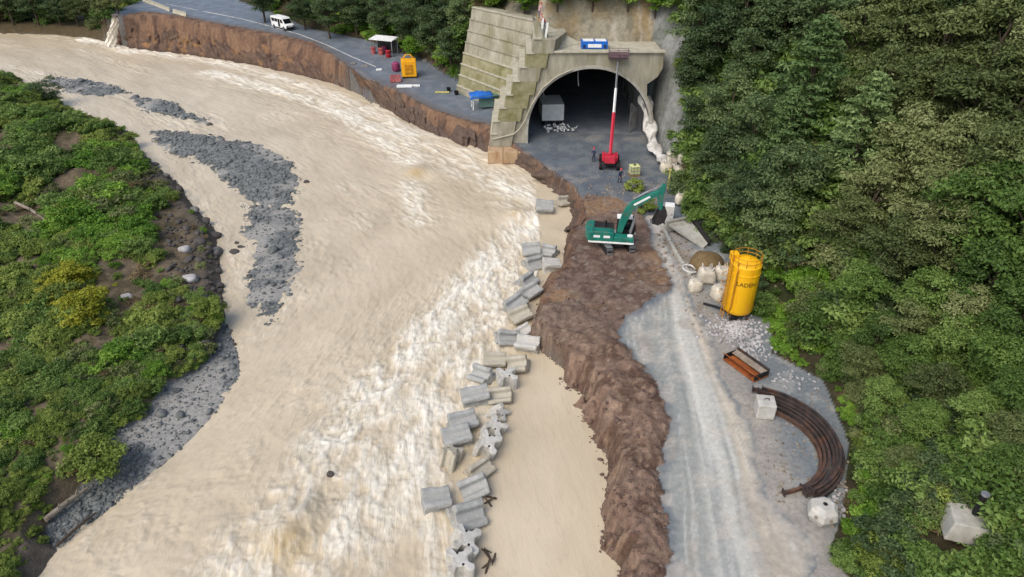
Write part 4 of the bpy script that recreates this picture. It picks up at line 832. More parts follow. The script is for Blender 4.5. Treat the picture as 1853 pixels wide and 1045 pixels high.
# shelter
L_ = place(694, 100); sh = empty('shelter', L_, R(-22), 'open shelter with a white flat roof beside the old road', 'shelter')
MB().box((0, .6, 2.75), (4.7, 2.6, .12), rot=(R(5), 0, 0)).build('roof', 'white_paint', sh)
for x_, y_ in ((-2.1, -.4), (2.1, -.4), (-2.1, 1.6), (2.1, 1.6)): MB().box((x_, y_, 1.35), (.12, .12, 2.75)).build('post', 'grey_steel', sh)
MB().box((0, 1.7, 1.2), (4.2, .08, 2.2)).build('back_panel', 'dark_steel', sh)
for k, (a, b_, lab, mt) in enumerate(((676, 98, 'pale pink drum at the left front corner of the shelter', 'salmon_paint'), (690, 100, 'dusty pink drum in the middle front of the shelter', 'salmon_paint'), (703, 104, 'dark red drum at the right front corner of the shelter', 'red_cloth'), (697, 96, 'purple drum standing behind the pink ones under the roof', 'purple_plastic'))):
    l2_ = place(a, b_); o = MB().lathe([(.42, 0), (.45, .05), (.43, .4), (.46, .45), (.43, .5), (.43, .85), (.46, .9), (.45, 1.15), (.4, 1.18)], 18).build('drum', mt, smooth=True); o.location = l2_; tag(o, lab, 'drum', 'drums at the shelter')
# generator
L_ = place(741, 139); ge = empty('generator', L_, R(8), 'yellow framed generator cabinet on the old road', 'generator')
MB().box((0, 0, 1.45), (2.4, 2.2, 2.5)).build('cabinet', 'yellow_paint', ge, bevel=.05)
MB().box((0, -1.13, 1.4), (1.3, .06, 1.5)).build('louvre_panel', 'orange_panel', ge)
for k in range(6): MB().box((0, -1.18, .85+.22*k), (1.2, .05, .07), rot=(.5, 0, 0)).build('louvre', 'yellow_paint', ge)
MB().box((1.22, .1, 1.4), (.05, 1.4, 1.6)).build('side_door', 'orange_panel', ge)
for x_ in (-1.05, 1.05): MB().box((x_, 0, .1), (.2, 2.4, .2)).build('skid', 'dark_steel', ge)
lf = MB()
for x_ in (-1, 1):
    for y_ in (-.9, .9): lf.tube([(x_, y_, 2.7), (x_*.4, y_*.4, 3.5)], .05, 6)
lf.tube([(-.4, 0, 3.5), (.4, 0, 3.5)], .06, 6); lf.build('lifting_frame', 'yellow_paint', ge)
L_ = place(717, 129); o = MB().lathe([(.5, 0), (.68, .2), (.72, .7), (.66, 1.25), (.35, 1.5), (.2, 1.55)], 20).build('barrel', 'purple_plastic', smooth=True); o.location = L_; tag(o, 'round purple barrel left of the yellow generator', 'barrel')
L_ = place(716, 149); cr = empty('crate', L_, R(14), 'faded red crate below the purple barrel', 'crate')
MB().box((0, 0, .12), (1.6, 1.1, .12)).build('floor', 'salmon_paint', cr)
for k in range(3):
    for y_ in (-.55, .55): MB().box((0, y_, .3+.3*k), (1.6, .06, .2)).build('slat', 'salmon_paint', cr)
    for x_ in (-.8, .8): MB().box((x_, 0, .3+.3*k), (.06, 1.04, .2)).build('slat', 'salmon_paint', cr)
for px, py, w_, d_, a, lab in ((732,158,2.4,1.1,4,'wide white board lying on the road edge below the crate'), (753,157,1.3,.45,2,'narrow white board next to the wide one'), (686,128,.9,.6,20,'small white board lying on the road left of the barrel')):
    L_ = place(px, py, .12); o = MB().box((0, 0, 0), (w_, d_, .2)).box((0, 0, .11), (w_*.96, d_*.9, .03)).build('board', 'white_paint', bevel=.03); o.location = L_; o.rotation_euler = (0, 0, R(a)); tag(o, lab, 'board')
L_ = place(800, 169, .12); o = MB().box((0, 0, 0), (2.2, .35, .2)).box((0, .3, -.03), (2.0, .2, .14)).build('plank', 'plank_yellow', bevel=.02); o.location = L_; tag(o, 'yellowish plank lying on the yard left of the blue tarp', 'plank')
for px, py, s, lab in ((812,166,.5,'black bucket at the end of the yellowish plank'), (826,172,.55,'dark bucket left of the blue tarp')):
    L_ = place(px, py); o = MB().lathe([(.25*s/.5, 0), (.34*s/.5, .55), (.36*s/.5, .58), (.3*s/.5, .56), (.24*s/.5, .1)], 16).build('bucket', 'black_rubber', smooth=True); o.location = L_; tag(o, lab, 'bucket')
for px, py, s, lab in ((640,116,.7,'grey rock at the broken road edge left of the crate'), (660,121,.9,'larger grey rock at the broken road edge'), (770,112,.7,'grey rock under the trees behind the generator'), (785,122,.6,'small rock between the generator and the flank wall')):
    L_ = place(px, py); o = link('rock', rock_mesh('rock', 'rock', int(px))); o.location = L_; o.scale = (s, s*.7, s*.5); tag(o, lab, 'rock')
# lean-to with a blue tarp
p_ = PR(872, 196); L_ = (p_[0], p_[1], Hs(p_[0], p_[1])); lt = empty('work_bench', L_, R(12), 'green work bench with a blue tarp below the flank wall', 'work bench')
MB().box((1.0, .2, 1.0), (2.6, 1.6, 1.5)).build('cabinet', 'green_grey_paint', lt, bevel=.04)
MB().box((.6, .1, 1.95), (4.4, 2.0, .12)).build('bench_top', 'green_grey_paint', lt)
V_, F_ = [], []
for i in range(9):
    for j in range(7): V_.append((-1.8+.42*i, -1.05+.36*j, 2.1+.16*math.sin(i*1.1+j)*math.cos(j*.9)+(.25 if 2 < i < 6 else 0)-(.5 if j == 0 else 0)))
for i in range(8):
    for j in range(6): F_.append((i*7+j, i*7+7+j, i*7+8+j, i*7+j+1))
tp = MB().add(V_, F_).build('tarp', 'blue_plastic', lt, smooth=True); tp.modifiers.new('thick', 'SOLIDIFY').thickness = .04
for x_, y_ in ((-1.4, -.7), (-1.4, .9)): MB().box((x_, y_, .95), (.12, .12, 1.9)).build('leg', 'white_paint', lt)
# edge barrier of the old road
for k, (a, b_, c, d) in enumerate(((252,4,300,24),(306,26,330,33))):
    p0, p1 = PR(a, b_), PR(c, d); dv = p1-p0; Ln = float(np.hypot(dv[0], dv[1])); z_ = (Hs(p0[0]+.5, p0[1]+2)+Hs(p1[0]+.5, p1[1]+2))/2
    br = MB().prism([(-.3, 0), (.3, 0), (.22, .25), (.1, .35), (.08, .85), (-.08, .85), (-.1, .35), (-.22, .25)], -Ln/2, Ln/2, 'x').build('road_barrier', 'ledge_concrete', bevel=.03)
    br.location = ((p0[0]+p1[0])/2+.4, (p0[1]+p1[1])/2+1.4, z_-.1); br.rotation_euler = (0, math.asin((p0[2]-p1[2])/Ln*.5), math.atan2(dv[1], dv[0])); tag(br, ('long pale concrete barrier at the broken edge of the far road', 'short tilted barrier piece at the end of the long one')[k], 'barrier')
# white line along the far lane
V_, F_ = [], []
for i, (a, b_) in enumerate(((300,8),(340,16),(390,26),(440,36),(490,49),(540,63),(590,82),(635,103),(680,122))):
    p_ = PR(a, b_); z_ = Hs(p_[0], p_[1])+.03; z2 = Hs(p_[0], p_[1]+.3)+.03; V_ += [(p_[0], p_[1], z_), (p_[0], p_[1]+.34, z2)]
    if i: F_.append((2*i-2, 2*i, 2*i+1, 2*i-1))
tag(MB().add(V_, F_).build('road_marking', 'white_sheet'), kind='structure')

for a, b_, rz_, lab in ((1074,294,20,'person in dark clothes standing left of the red boom lift'), (1121,332,200,'person in dark clothes on the yard below the red boom lift')):
    person(place(a, b_), R(rz_), lab, (52,56,82), (40,42,56), .1, .2)
# ------------------------------------------------------------------ right side of the haul road
def put_obj(o, px, py, lab, cat, group=None, rz=0, up=0, rot=None):
    o.location = place(px, py, up); o.rotation_euler = rot or (0, 0, R(rz)); return tag(o, lab, cat, group)
def bag(seed, mat='cream_bag'):
    v, f = ICO3; r_ = np.random.default_rng(seed); pw = .55
    q = np.sign(v)*np.abs(v)**pw*np.array([.56, .54, .55]); q *= (1+.42*(fbm(v[:, 0]*2+seed, v[:, 1]*2+v[:, 2], seed)-.5))[:, None]*(1-.1*v[:, 2:3]); q[:, 2] += .5
    return mesh_np('bag', q, f, mat, True)
def bigbag(px, py, s, seed, lab, group, up=0., rz=0):
    e = empty('bulk_bag', place(px, py, up), R(rz), lab, 'bag', group); e.scale = (s, s, s*.95); link('sack', bag(seed), e)
    for a in (0, 90, 180, 270):
        MB().tube([(.36*math.cos(R(a+30)), .36*math.sin(R(a+30)), .98), (.42*math.cos(R(a+45)), .42*math.sin(R(a+45)), 1.22), (.36*math.cos(R(a+60)), .36*math.sin(R(a+60)), .98)], .03, 5).build('lifting_loop', 'white_sheet', e)
    return e
G = 'bulk bags at the hill foot'
bigbag(1205, 312, 1.25, 1, 'mud-streaked bulk bag at the end of the whitish membrane', G); bigbag(1214, 305, 1.3, 2, 'whitest round bulk bag on top of the heap below the dark trees', G, .8); bigbag(1228, 322, 1.25, 3, 'beige bulk bag at the right of the heap below the dark trees', G, .3, 20)
bigbag(1220, 330, 1.05, 4, 'small beige bulk bag in front of the heap', G); bigbag(1234, 308, 1.1, 5, 'beige bulk bag highest against the dark trees', G, .9, 50)
bigbag(1277, 510, 1.4, 6, 'dirty white bulk bag left of the silo, behind the hose loop', G); bigbag(1306, 505, 1.25, 7, 'pale bulk bag touching the upper left side of the silo', G); bigbag(1300, 540, 1.2, 8, 'white bulk bag at the lower left side of the silo', G, 0, 30); bigbag(1257, 525, 1.05, 9, 'slumped pale bulk bag at the road edge left of the silo', G)
L_ = place(1147, 318); ib = empty('plastic_tote', L_, R(10), 'pale yellow plastic tote right of the red boom lift', 'tote')
MB().box((0, 0, .75), (1.15, 1.0, 1.1)).build('tank', 'lime_plastic', ib, bevel=.08); MB().box((0, 0, .1), (1.25, 1.1, .18)).build('pallet', 'timber', ib)
cg = MB()
for z_ in (.35, .75, 1.15): 
    for a, b_, c, d in ((-.6,-.53,.6,-.53),(.6,-.53,.6,.53),(.6,.53,-.6,.53),(-.6,.53,-.6,-.53)): cg.tube([(a, b_, z_), (c, d, z_)], .025, 5)
for x_ in (-.6, -.2, .2, .6): cg.tube([(x_, -.53, .2), (x_, -.53, 1.3)], .025, 5)
cg.build('cage', 'grey_steel', ib); MB().lathe([(.16, 0), (.16, .08)], 12, (0, 0, 1.3)).build('cap', 'black_rubber', ib)
L_ = place(1207, 403); wc = empty('white_cabinet', L_, R(-12), 'white electrical cabinet beside the excavator stick', 'cabinet')
MB().box((0, 0, 1.15), (1.1, .9, 1.9)).build('body', 'white_paint', wc, bevel=.04); MB().box((0, -.47, 1.15), (.92, .04, 1.65)).build('door', 'white_sheet', wc); MB().box((.35, -.5, 1.15), (.05, .04, .2)).build('handle', 'dark_steel', wc); MB().box((0, 0, .1), (1.2, 1.0, .2)).build('plinth', 'dark_steel', wc)
L_ = place(1208, 345); o = MB().box((0, 0, 1.2), (.14, .14, 2.4)).box((0, 0, 2.45), (.3, .3, .14)).build('post', 'plank_yellow'); o.location = L_; tag(o, 'pale yellow post standing above the white cabinet', 'post')
bigbag(1231, 372, 1.1, 12, 'bluish white bulk bag right of the white cabinet', G, .2)
# concrete sump
L_ = place(1243, 432); su = empty('concrete_sump', L_, R(20), 'broken grey concrete sump with sloping slab beside the haul road', 'sump')
MB().add([(-1.1, 1.9, .9), (1.2, 1.6, 1.1), (.9, -2.2, .35), (.2, -2.6, .25), (-1.1, 1.9, .65), (1.2, 1.6, .85), (.9, -2.2, .05), (.2, -2.6, 0)], [(0,3,2,1),(4,5,6,7),(0,4,7,3),(3,7,6,2),(2,6,5,1),(1,5,4,0)]).build('slab', 'concrete', su)
MB().add([(1.25, 1.6, 0), (1.55, 1.5, 0), (1.2, -2.3, 0), (.95, -2.2, 0), (1.25, 1.6, 1.5), (1.55, 1.5, 1.5), (1.2, -2.3, .7), (.95, -2.2, .7)], [(0,3,2,1),(4,5,6,7),(0,1,5,4),(1,2,6,5),(2,3,7,6),(3,0,4,7)]).build('side_wall', 'dark_steel', su)
MB().box((.1, 2.0, .6), (3.0, .3, 1.3)).build('head_wall', 'concrete', su, bevel=.04)
v, f = ICO3; q = v*np.array([1.5, 1.7, 1.2]); q *= (1+.35*(fbm(v[:, 0]*2, v[:, 1]*2+v[:, 2], 88)-.5))[:, None]
o = link('tarp_heap', mesh_np('tarp_heap', q, f, 'brown_tarp', True)); put_obj(o, 1278, 482, 'brown tarpaulin heap between the sump and the yellow silo', 'tarpaulin', up=.1)
# kerb pieces and hose by the track
pts = [(1189,392),(1200,415),(1212,440),(1224,462),(1236,482),(1248,502)]
for i in range(5):
    a, b_ = Vector(place(*pts[i])), Vector(place(*pts[i+1])); d = b_-a
    o = MB().box((0, 0, .1), (d.length*.93, .32, .34)).build('kerb_stone', 'concrete', bevel=.04); o.location = (a+b_)/2; o.rotation_euler = (0, -math.asin(d.z/d.length), math.atan2(d.y, d.x))
    tag(o, ('kerb stone furthest up the track, at the white cabinet', 'second kerb stone below the white cabinet', 'middle kerb stone beside the concrete sump', 'fourth kerb stone below the concrete sump', 'last kerb stone, nearest the hose loop')[i], 'kerb stone', 'kerb stones along the track')
o = MB().tube([(.62*math.cos(a), .62*math.sin(a)*1.1, .12+.25*math.sin(a*.5)) for a in np.linspace(.2, 5.6, 26)], .09, 8).build('hose_loop', 'white_sheet', smooth=True); put_obj(o, 1247, 492, 'whitish hose loop lying beside the track', 'hose')
# yellow cement silo
L_ = place(1331, 572); si = empty('cement_silo', L_, 0, 'tall yellow cement silo with guard rail at the foot of the slope', 'silo')
SR, SH0, SH1 = 1.2, .7, 5.05
MB().lathe([(.35, -.0+SH0-.5), (SR*.92, SH0), (SR, SH0+.25), (SR, SH1-.75), (SR+.03, SH1-.72), (SR+.03, SH1-.62), (SR, SH1-.6), (SR, SH1), (SR*.72, SH1+.3), (.25, SH1+.42), (.22, SH1+.5)], 40).build('tank', 'silo_yellow', si, smooth=True)
for a in (45, 135, 225, 315):
    x_, y_ = (SR-.2)*math.cos(R(a)), (SR-.2)*math.sin(R(a)); MB().tube([(x_, y_, -.2), (x_, y_, SH0+.5)], .1, 8).build('leg', 'dark_rust', si)
for a in range(4): a0_, a1_ = R(45+90*a), R(135+90*a); MB().tube([((SR-.2)*math.cos(a0_), (SR-.2)*math.sin(a0_), .1), ((SR-.2)*math.cos(a1_), (SR-.2)*math.sin(a1_), .55)], .05, 6).build('brace', 'dark_rust', si)
rl = MB()
for z_ in (.4, .75): rl.tube([((SR-.06)*math.cos(a), (SR-.06)*math.sin(a), SH1+z_) for a in np.linspace(0, 2*math.pi, 33)], .026, 5, False)
for k in range(10): a = 2*math.pi*k/10; rl.tube([((SR-.06)*math.cos(a), (SR-.06)*math.sin(a), SH1-.05), ((SR-.06)*math.cos(a), (SR-.06)*math.sin(a), SH1+.75)], .024, 5)
rl.build('guard_rail', 'orange_panel', si)
la = MB()
for dx in (-.2, .2): la.tube([(-SR-.22, dx, .2), (-SR-.22, dx, SH1+.95)], .035, 5)
for k in range(17): la.tube([(-SR-.22, -.2, .4+.3*k), (-SR-.22, .2, .4+.3*k)], .025, 5)
ld = la.build('ladder', 'orange_panel', si); ld.rotation_euler = (0, 0, R(18))
for k in range(5):
    cgo = MB().tube([(-SR-.22-.6*math.sin(a), .36*math.cos(a), 1.8+.85*k) for a in np.linspace(0, math.pi, 9)], .025, 5, False).build('cage_hoop', 'orange_panel', ld)
fl = MB().box((-.9, .5, SH1+.35), (.6, .6, .7)).build('filter_box', 'silo_yellow', si, bevel=.05); MB().tube([(-.9, -.6, .5), (-.92, -.92, 1.4), (-.92, -.96, SH1-.2), (-.8, -.6, SH1+.25)], .07, 8).build('fill_pipe', 'orange_panel', si, smooth=True)
tx = bpy.data.curves.new('lettering', 'FONT'); tx.body = 'LADEN'; tx.size = .5; tx.align_x = 'CENTER'; tx.extrude = .004; tx.offset = .012; tx.resolution_u = 3
to = bpy.data.objects.new('lettering', tx); COL.objects.link(to); dgx = bpy.context.evaluated_depsgraph_get(); me = bpy.data.meshes.new_from_object(to.evaluated_get(dgx)); bpy.data.objects.remove(to)
co = np.zeros(len(me.vertices)*3); me.vertices.foreach_get('co', co); co = co.reshape(-1, 3); th = co[:, 0]/SR*1.0-math.pi/2-.08
me.vertices.foreach_set('co', np.c_[(SR+.012+co[:, 2])*np.cos(th), (SR+.012+co[:, 2])*np.sin(th), SH1-1.55+co[:, 1]].ravel()); me.materials.clear(); me.materials.append(pm('lettering_ink', C(128,94,22), C(104,76,20), 3, .6, 0)); me.update()
link('lettering', me, si)
MB().box((-.35, -.55, .25), (.5, .5, .5)).build('outlet', 'black_rubber', si)
o = MB().tube([(0, 0, .1), (-.6, .4, .25), (-1.3, .9, .2), (-1.8, 1.3, .12)], .1, 8).build('auger_pipe', 'black_rubber', smooth=True); put_obj(o, 1318, 568, 'black pipe running from the silo foot towards the bags', 'pipe')
# rusty formwork trough
L_ = place(1348, 668); ru = empty('steel_trough', L_, R(120), 'rusty orange steel trough below the white gravel heap', 'trough')
MB().box((0, 0, .12), (3.1, 1.5, .1)).build('base_plate', 'rust', ru)
MB().add([(-1.55, .1, .17), (1.55, .1, .17), (1.55, .78, .75), (-1.55, .78, .75), (-1.55, .16, .15), (1.55, .16, .15), (1.55, .84, .72), (-1.55, .84, .72)], [(0,1,2,3),(7,6,5,4),(0,4,5,1),(2,6,7,3),(1,5,6,2),(3,7,4,0)]).build('side_plate', 'rust', ru)
MB().box((0, -.68, .42), (3.1, .1, .6)).build('side_plate', 'dark_rust', ru); MB().box((0, -.3, .5), (3.0, .5, .08), rot=(R(-14), 0, 0)).build('lid_plate', 'driftwood', ru)
for x_ in (-1.5, 1.5): MB().box((x_, 0, .35), (.08, 1.45, .45)).build('end_plate', 'black_rubber', ru)
# curved steel ribs
pm('rib_rust', C(108,80,62), C(72,54,46), 1.3, .88, .3, dirt=C(70,50,42), dscale=.9)
AC = P(1392, 800, 0); RIBS = [(4.0, .0, -.25, 'innermost rusty steel arch rib, its lower end sticking out'), (4.24, .05, .0, 'second rusty arch rib from the inside of the stack'), (4.5, .1, .1, 'third dark arch rib from the inside of the stack'), (4.8, .05, .15, 'fourth dark arch rib, in the middle of the stack'), (4.96, .25, .2, 'fifth arch rib, with a worn bright flange'), (5.12, .42, .25, 'sixth arch rib, topmost of the stack'), (5.22, .2, .2, 'seventh dark arch rib, second from the hillside'), (5.38, .05, .1, 'outermost arch rib lying against the hillside')]
for k, (rr_, zz_, off, lab) in enumerate(RIBS):
    prof = [(-.08, -.13), (.08, -.13), (.08, -.095), (.02, -.095), (.02, .095), (.08, .095), (.08, .13), (-.08, .13), (-.08, .095), (-.02, .095), (-.02, -.095), (-.08, -.095)]
    n_ = 34; V_ = []; F_ = []; a0_ = R(-72+random.uniform(-4, 4)-(12 if k == 0 else 0)); a1_ = R(64+random.uniform(-4, 4)); 
    for i in range(n_):
        a = a0_+(a1_-a0_)*i/(n_-1)
        for pr_, pz_ in prof: V_.append(((rr_+pr_)*math.cos(a), (rr_+pr_)*math.sin(a)*.97, .2+pz_+zz_))
    m_ = len(prof)
    for i in range(n_-1):
        for j in range(m_): F_.append((i*m_+j, i*m_+(j+1) % m_, (i+1)*m_+(j+1) % m_, (i+1)*m_+j))
    F_ += [tuple(range(m_))[::-1], tuple((n_-1)*m_+j for j in range(m_))]
    e = empty('arch_rib', (AC[0]-1.1+off*.3, AC[1]-.3+off, Hs(AC[0]+4, AC[1])), R(4+k*.8), lab, 'steel rib', 'curved steel ribs stacked beside the road')
    MB().add(V_, F_).build('beam', 'dark_rust' if k != 0 else 'rib_rust', e)
    for a in (a0_, a1_): o = MB().box((0, 0, 0), (.4, .05, .4)).build('end_plate', 'dark_rust', e); o.location = (rr_*math.cos(a), rr_*math.sin(a)*.97, .22+zz_); o.rotation_euler = (0, 0, a)
L_ = place(1381, 750); wb = empty('concrete_cube', L_, R(-8), 'white concrete cube at the inner tip of the steel ribs', 'concrete cube')
MB().box((0, 0, .62), (1.2, 1.2, 1.24)).build('body', 'block_concrete', wb, bevel=.09); MB().tube([(-.15, 0, 1.24), (-.15, 0, 1.4), (.15, 0, 1.4), (.15, 0, 1.24)], .03, 6).build('lifting_eye', 'dark_steel', wb)
L_ = place(1484, 940); hx = empty('faceted_block', L_, R(10), 'white six-sided concrete block below the steel ribs', 'concrete block')
MB().lathe([(.7, 0), (.92, .5), (.84, .95), (.55, 1.2)], 6).build('body', 'block_concrete', hx, bevel=.06); MB().lathe([(.13, 1.18), (.13, 1.215)], 14).build('socket', 'black_rubber', hx)
for a in (210, 270, 330): MB().tube([(.72*math.cos(R(a)), .72*math.sin(R(a)), .66), (.84*math.cos(R(a)), .84*math.sin(R(a)), .72)], .1, 12).build('socket', 'driftwood', hx)
L_ = hit(1742, 965); cbk = empty('concrete_footing', (L_[0], L_[1], L_[2]+.4), R(-18), 'grey concrete footing with a black post in the bushes', 'footing')
MB().box((0, 0, .35), (2.3, 2.0, 1.1), taper=.78).build('base', 'concrete', cbk, bevel=.07); MB().tube([(.2, .2, .88), (.2, .2, 2.3)], .17, 14).build('post', 'black_rubber', cbk, smooth=True); MB().lathe([(.2, 0), (.22, .05), (.2, .12)], 14, (.2, .2, 2.3)).build('post_cap', 'grey_steel', cbk)
# stones
def stones_px(name, mat, spots, seed, label):
    r = np.random.default_rng(seed); ps, ss = [], []
    for a, b_, wa, wb, n, s0, s1 in spots:
        X = a+r.normal(0, wa, n); Y_ = b_+r.normal(0, wb, n)
        for i in range(n):
            z = 0.
            q = P(X[i], Y_[i], 0); ps.append((q[0], q[1])); ss.append(r.uniform(s0, s1))
    ps = np.array(ps); ss = np.array(ss); h = H(ps[:, 0], ps[:, 1]); V, F = scatter_stones(np.c_[ps, h+ss*.25], ss, seed, .9)
    return tag(link(name, mesh_np(name, V, F, mat)), label, None, None, 'stuff')
stones_px('gravel', 'pale_stone', [(1335,600,22,12,340,.06,.2), (1365,632,14,14,160,.06,.18), (1325,585,18,8,120,.05,.15), (1440,690,20,8,40,.06,.16), (1505,915,18,16,40,.06,.2)], 700, 'white crushed stone heaped in front of the silo')
stones_px('rubble', 'driftwood', [(1430,830,26,50,110,.04,.12), (1470,760,20,40,60,.04,.11), (1330,520,30,30,60,.05,.16), (1270,560,14,20,60,.05,.14), (1120,300,40,14,70,.04,.1), (1060,320,30,10,50,.04,.1), (760,150,30,14,50,.05,.14), (690,118,20,8,40,.05,.16), (1205,430,10,22,70,.05,.2), (1232,470,12,18,60,.05,.2), (1180,355,18,16,60,.06,.2), (1100,345,26,8,60,.06,.18), (1150,320,20,14,40,.05,.15), (1520,860,10,40,60,.05,.16)], 701, 'loose rubble scattered beside the steel ribs and silo')
# spoil clods on platform and heap
r = np.random.default_rng(702); n = 5200; y = 21*np.exp(r.random(n)*math.log(75/21)); x = r.uniform(-.1, .55, n)*(y+9)
h, I_ = H(x, y, True); ok = (I_['inB'] | I_['inP']) & (r.random(n) < .9); s = np.exp(r.normal(-2.75, .5, n))[ok]
V, F = scatter_stones(np.c_[x[ok], y[ok], h[ok]+s*.2], s, 703, .9); tag(link('spoil_rubble', mesh_np('spoil_rubble', V, F, pm('clod', C(112,92,82), C(84,66,58), .3, .95, .2))), 'brown clods and stones strewn over the spoil platform and berm', None, None, 'stuff')
r = np.random.default_rng(712); ps = []
for i in range(24, len(TOE)-2):
    for k in range(26): f_ = r.random(); q = TOE[i]*(1-f_)+TOE[i+1]*f_; ps.append((q[0]+r.normal(.25, .45), q[1]+r.normal(0, .3)))
ps = np.array(ps); hh = H(ps[:, 0], ps[:, 1]); s = np.exp(r.normal(-2.6, .5, len(ps))); ok = hh > WZ-.5
V, F = scatter_stones(np.c_[ps[ok], np.maximum(hh[ok], WZ-.05)+s[ok]*.15], s[ok], 713, .9); tag(link('edge_stones', mesh_np('edge_stones', V, F, 'clod')), 'brown stones along the waterline of the spoil and berm', None, None, 'stuff')
# river gravel on bars and beach
r = np.random.default_rng(704); n = 150000; y = 22*np.exp(r.random(n)*math.log(170/22)); x = r.uniform(-.95, .0, n)*(y+9)
h, I_ = H(x, y, True); ok = ((I_['bars'] >= 0) | (I_['inC'] & I_['inBe'])) & (h > WZ-.2) & ((fbm(x*.22, y*.22, 71) < .56) | (r.random(n) < .35)); k = np.where(ok)[0][:27000]; s = np.exp(r.normal(-2.55, .62, len(k)))*np.clip(y[k]/60, .75, 1.6)
V, F = scatter_stones(np.c_[x[k], y[k], h[k]+s*.12], s, 705); tag(link('pebbles', mesh_np('pebbles', V, F, 'river_stone')), 'grey river pebbles on the gravel bars and the beach', None, None, 'stuff')
print('pebbles', len(k))
# boulders along the left bank, rubble on its dark edge
EDGE = [(352,382),(372,402),(388,428),(392,458),(396,492),(398,520),(300,318),(325,345),(280,300),(260,285),(395,548),(345,470),(352,508),(362,440),(338,415)]
WORDS = ['where the bank bends by the big gravel bar', 'just below the bank bend', 'beside the narrow left channel', 'midway down the narrow channel', 'low on the narrow channel', 'at the lower end of the narrow channel', 'opposite the head of the big gravel bar', 'opposite the middle of the big gravel bar', 'above the head of the big gravel bar', 'furthest upstream on the rocky edge', 'just above the gravel beach', 'behind the channel edge among scrub', 'behind the lower channel edge', 'behind the bend among rubble', 'in the rubble slope above the bend']
for i, (a, b_) in enumerate(EDGE):
    L_ = hit(a, b_); o = link('boulder', rock_mesh('boulder', 'dark_rock' if i % 3 else 'rock', 800+i)); s = random.uniform(.45, .9); o.location = (L_[0], L_[1], L_[2]+s*.1); o.scale = (s, s*.8, s*.65); o.rotation_euler = (0, 0, random.uniform(0, 6)); tag(o, ('grey' if i % 3 == 0 else 'dark')+' boulder '+WORDS[i], 'boulder', 'boulders on the left bank')
for i, (a, b_, s, lab) in enumerate(((232,542,.55,'white stone on the bare patch of the left bank'), (58,430,.6,'pale stone below the fallen trunk on the left bank'), (335,455,.7,'light boulder among the scrub near the channel'), (195,360,.9,'pale rock outcrop in the upper left bank scrub'), (345,508,.7,'pale grey boulder above the lower channel'))):
    L_ = hit(a, b_); o = link('boulder', rock_mesh('boulder', 'pale_stone', 830+i)); o.location = (L_[0], L_[1], L_[2]+s*.3); o.scale = (s, s*.8, s*.7); tag(o, lab, 'boulder', 'boulders on the left bank')
r = np.random.default_rng(706); n = 9000; y = 40*np.exp(r.random(n)*math.log(130/40)); x = r.uniform(-.8, -.1, n)*(y+9); h, I_ = H(x, y, True); ok = I_['inC'] & ~I_['inBe'] & (I_['dc'] < 4.5); s = np.exp(r.normal(-1.75, .45, n))[ok]
V, F = scatter_stones(np.c_[x[ok], y[ok], h[ok]+s*.2], s, 707, .9); tag(link('bank_rubble', mesh_np('bank_rubble', V, F, 'dark_rock')), 'dark rubble along the edge of the left bank', None, None, 'stuff')
# stones standing in the shallow channel
for i, (a, b_, lab) in enumerate(((428,440,'small dark stone in the left channel, furthest upstream'), (436,448,'small dark stone in the left channel beside the upstream one'), (424,458,'larger dark stone lying in the left channel'), (450,500,'dark stone by the edge of the lower gravel bar'), (555,330,'lone stone in the river beside the big gravel bar'), (380,226,'stone at the tail of the second gravel bar'), (598,858,'lone dark stone in the rapids'))):
    q = P(a, b_, WZ+.05); o = link('river_rock', rock_mesh('river_rock', 'dark_rock', 850+i)); s = .3+.12*(i % 3); o.location = q; o.scale = (s, s*.8, s*.7); tag(o, lab, 'rock', 'stones in the river')
# fallen trunks
for a, b_, c, d, rr_, mt, lab in ((30,372,82,402,.16,'driftwood','grey fallen trunk on the bare patch of the left bank'), (2,430,60,462,.1,'driftwood','thin fallen trunk below the thicker one on the left bank'), (85,948,160,890,.16,'driftwood','bleached log lying along the gravel beach'), (125,870,165,855,.1,'timber','short log beside the dark beach bush'), (105,995,178,935,.08,'bark','dark branch at the water line of the beach')):
    p0, p1 = Vector(place(a, b_, .25)), Vector(place(c, d, .25)); md_ = (p0+p1)/2+Vector((.1, .1, .12)); e = empty('fallen_log', p0, 0, lab, 'log')
    MB().tube([(0, 0, 0), md_-p0, p1-p0], [rr_*1.2, rr_, rr_*.6], 8).build('trunk', mt, e, smooth=True)
    for k in range(3): f_ = .3+.22*k; q = (p1-p0)*f_+Vector((0, 0, .1)); MB().tube([q, q+Vector((random.uniform(-.4, .4), random.uniform(-.4, .4), .45))], [rr_*.4, rr_*.12], 5).build('branch_stub', mt, e)
# small waterfall pouring over the far bank
V_, F_ = [], []
top_, bot_ = PR(212, 34), P(205, 84, WZ)
for i in range(22):
    f = i/21; c = np.array([top_[0]+(bot_[0]-top_[0])*f+.3*math.sin(f*5), 0, 0]); y_ = top_[1]+(bot_[1]-top_[1])*min(1, f*1.15)-.6; z_ = (top_[2]+.3)*(1-f**1.35)+(WZ+.1)*f**1.35; w_ = .55+.75*f
    for j in range(9): g_ = j/8-.5; V_.append((c[0]+g_*2*w_+.12*math.sin(i*1.3+j*2), y_-.5*(1-4*g_*g_)+.18*math.sin(i*.8+j*1.9), z_))
for i in range(21):
    for j in range(8): F_.append((i*9+j, i*9+j+1, i*9+j+10, i*9+j+9))
tag(MB().add(V_, F_).build('waterfall', pm('white_water', C(238,234,224), C(206,196,176), 2.5, .4, .6, stretch=(2, 2, .4)), smooth=True), kind='structure')

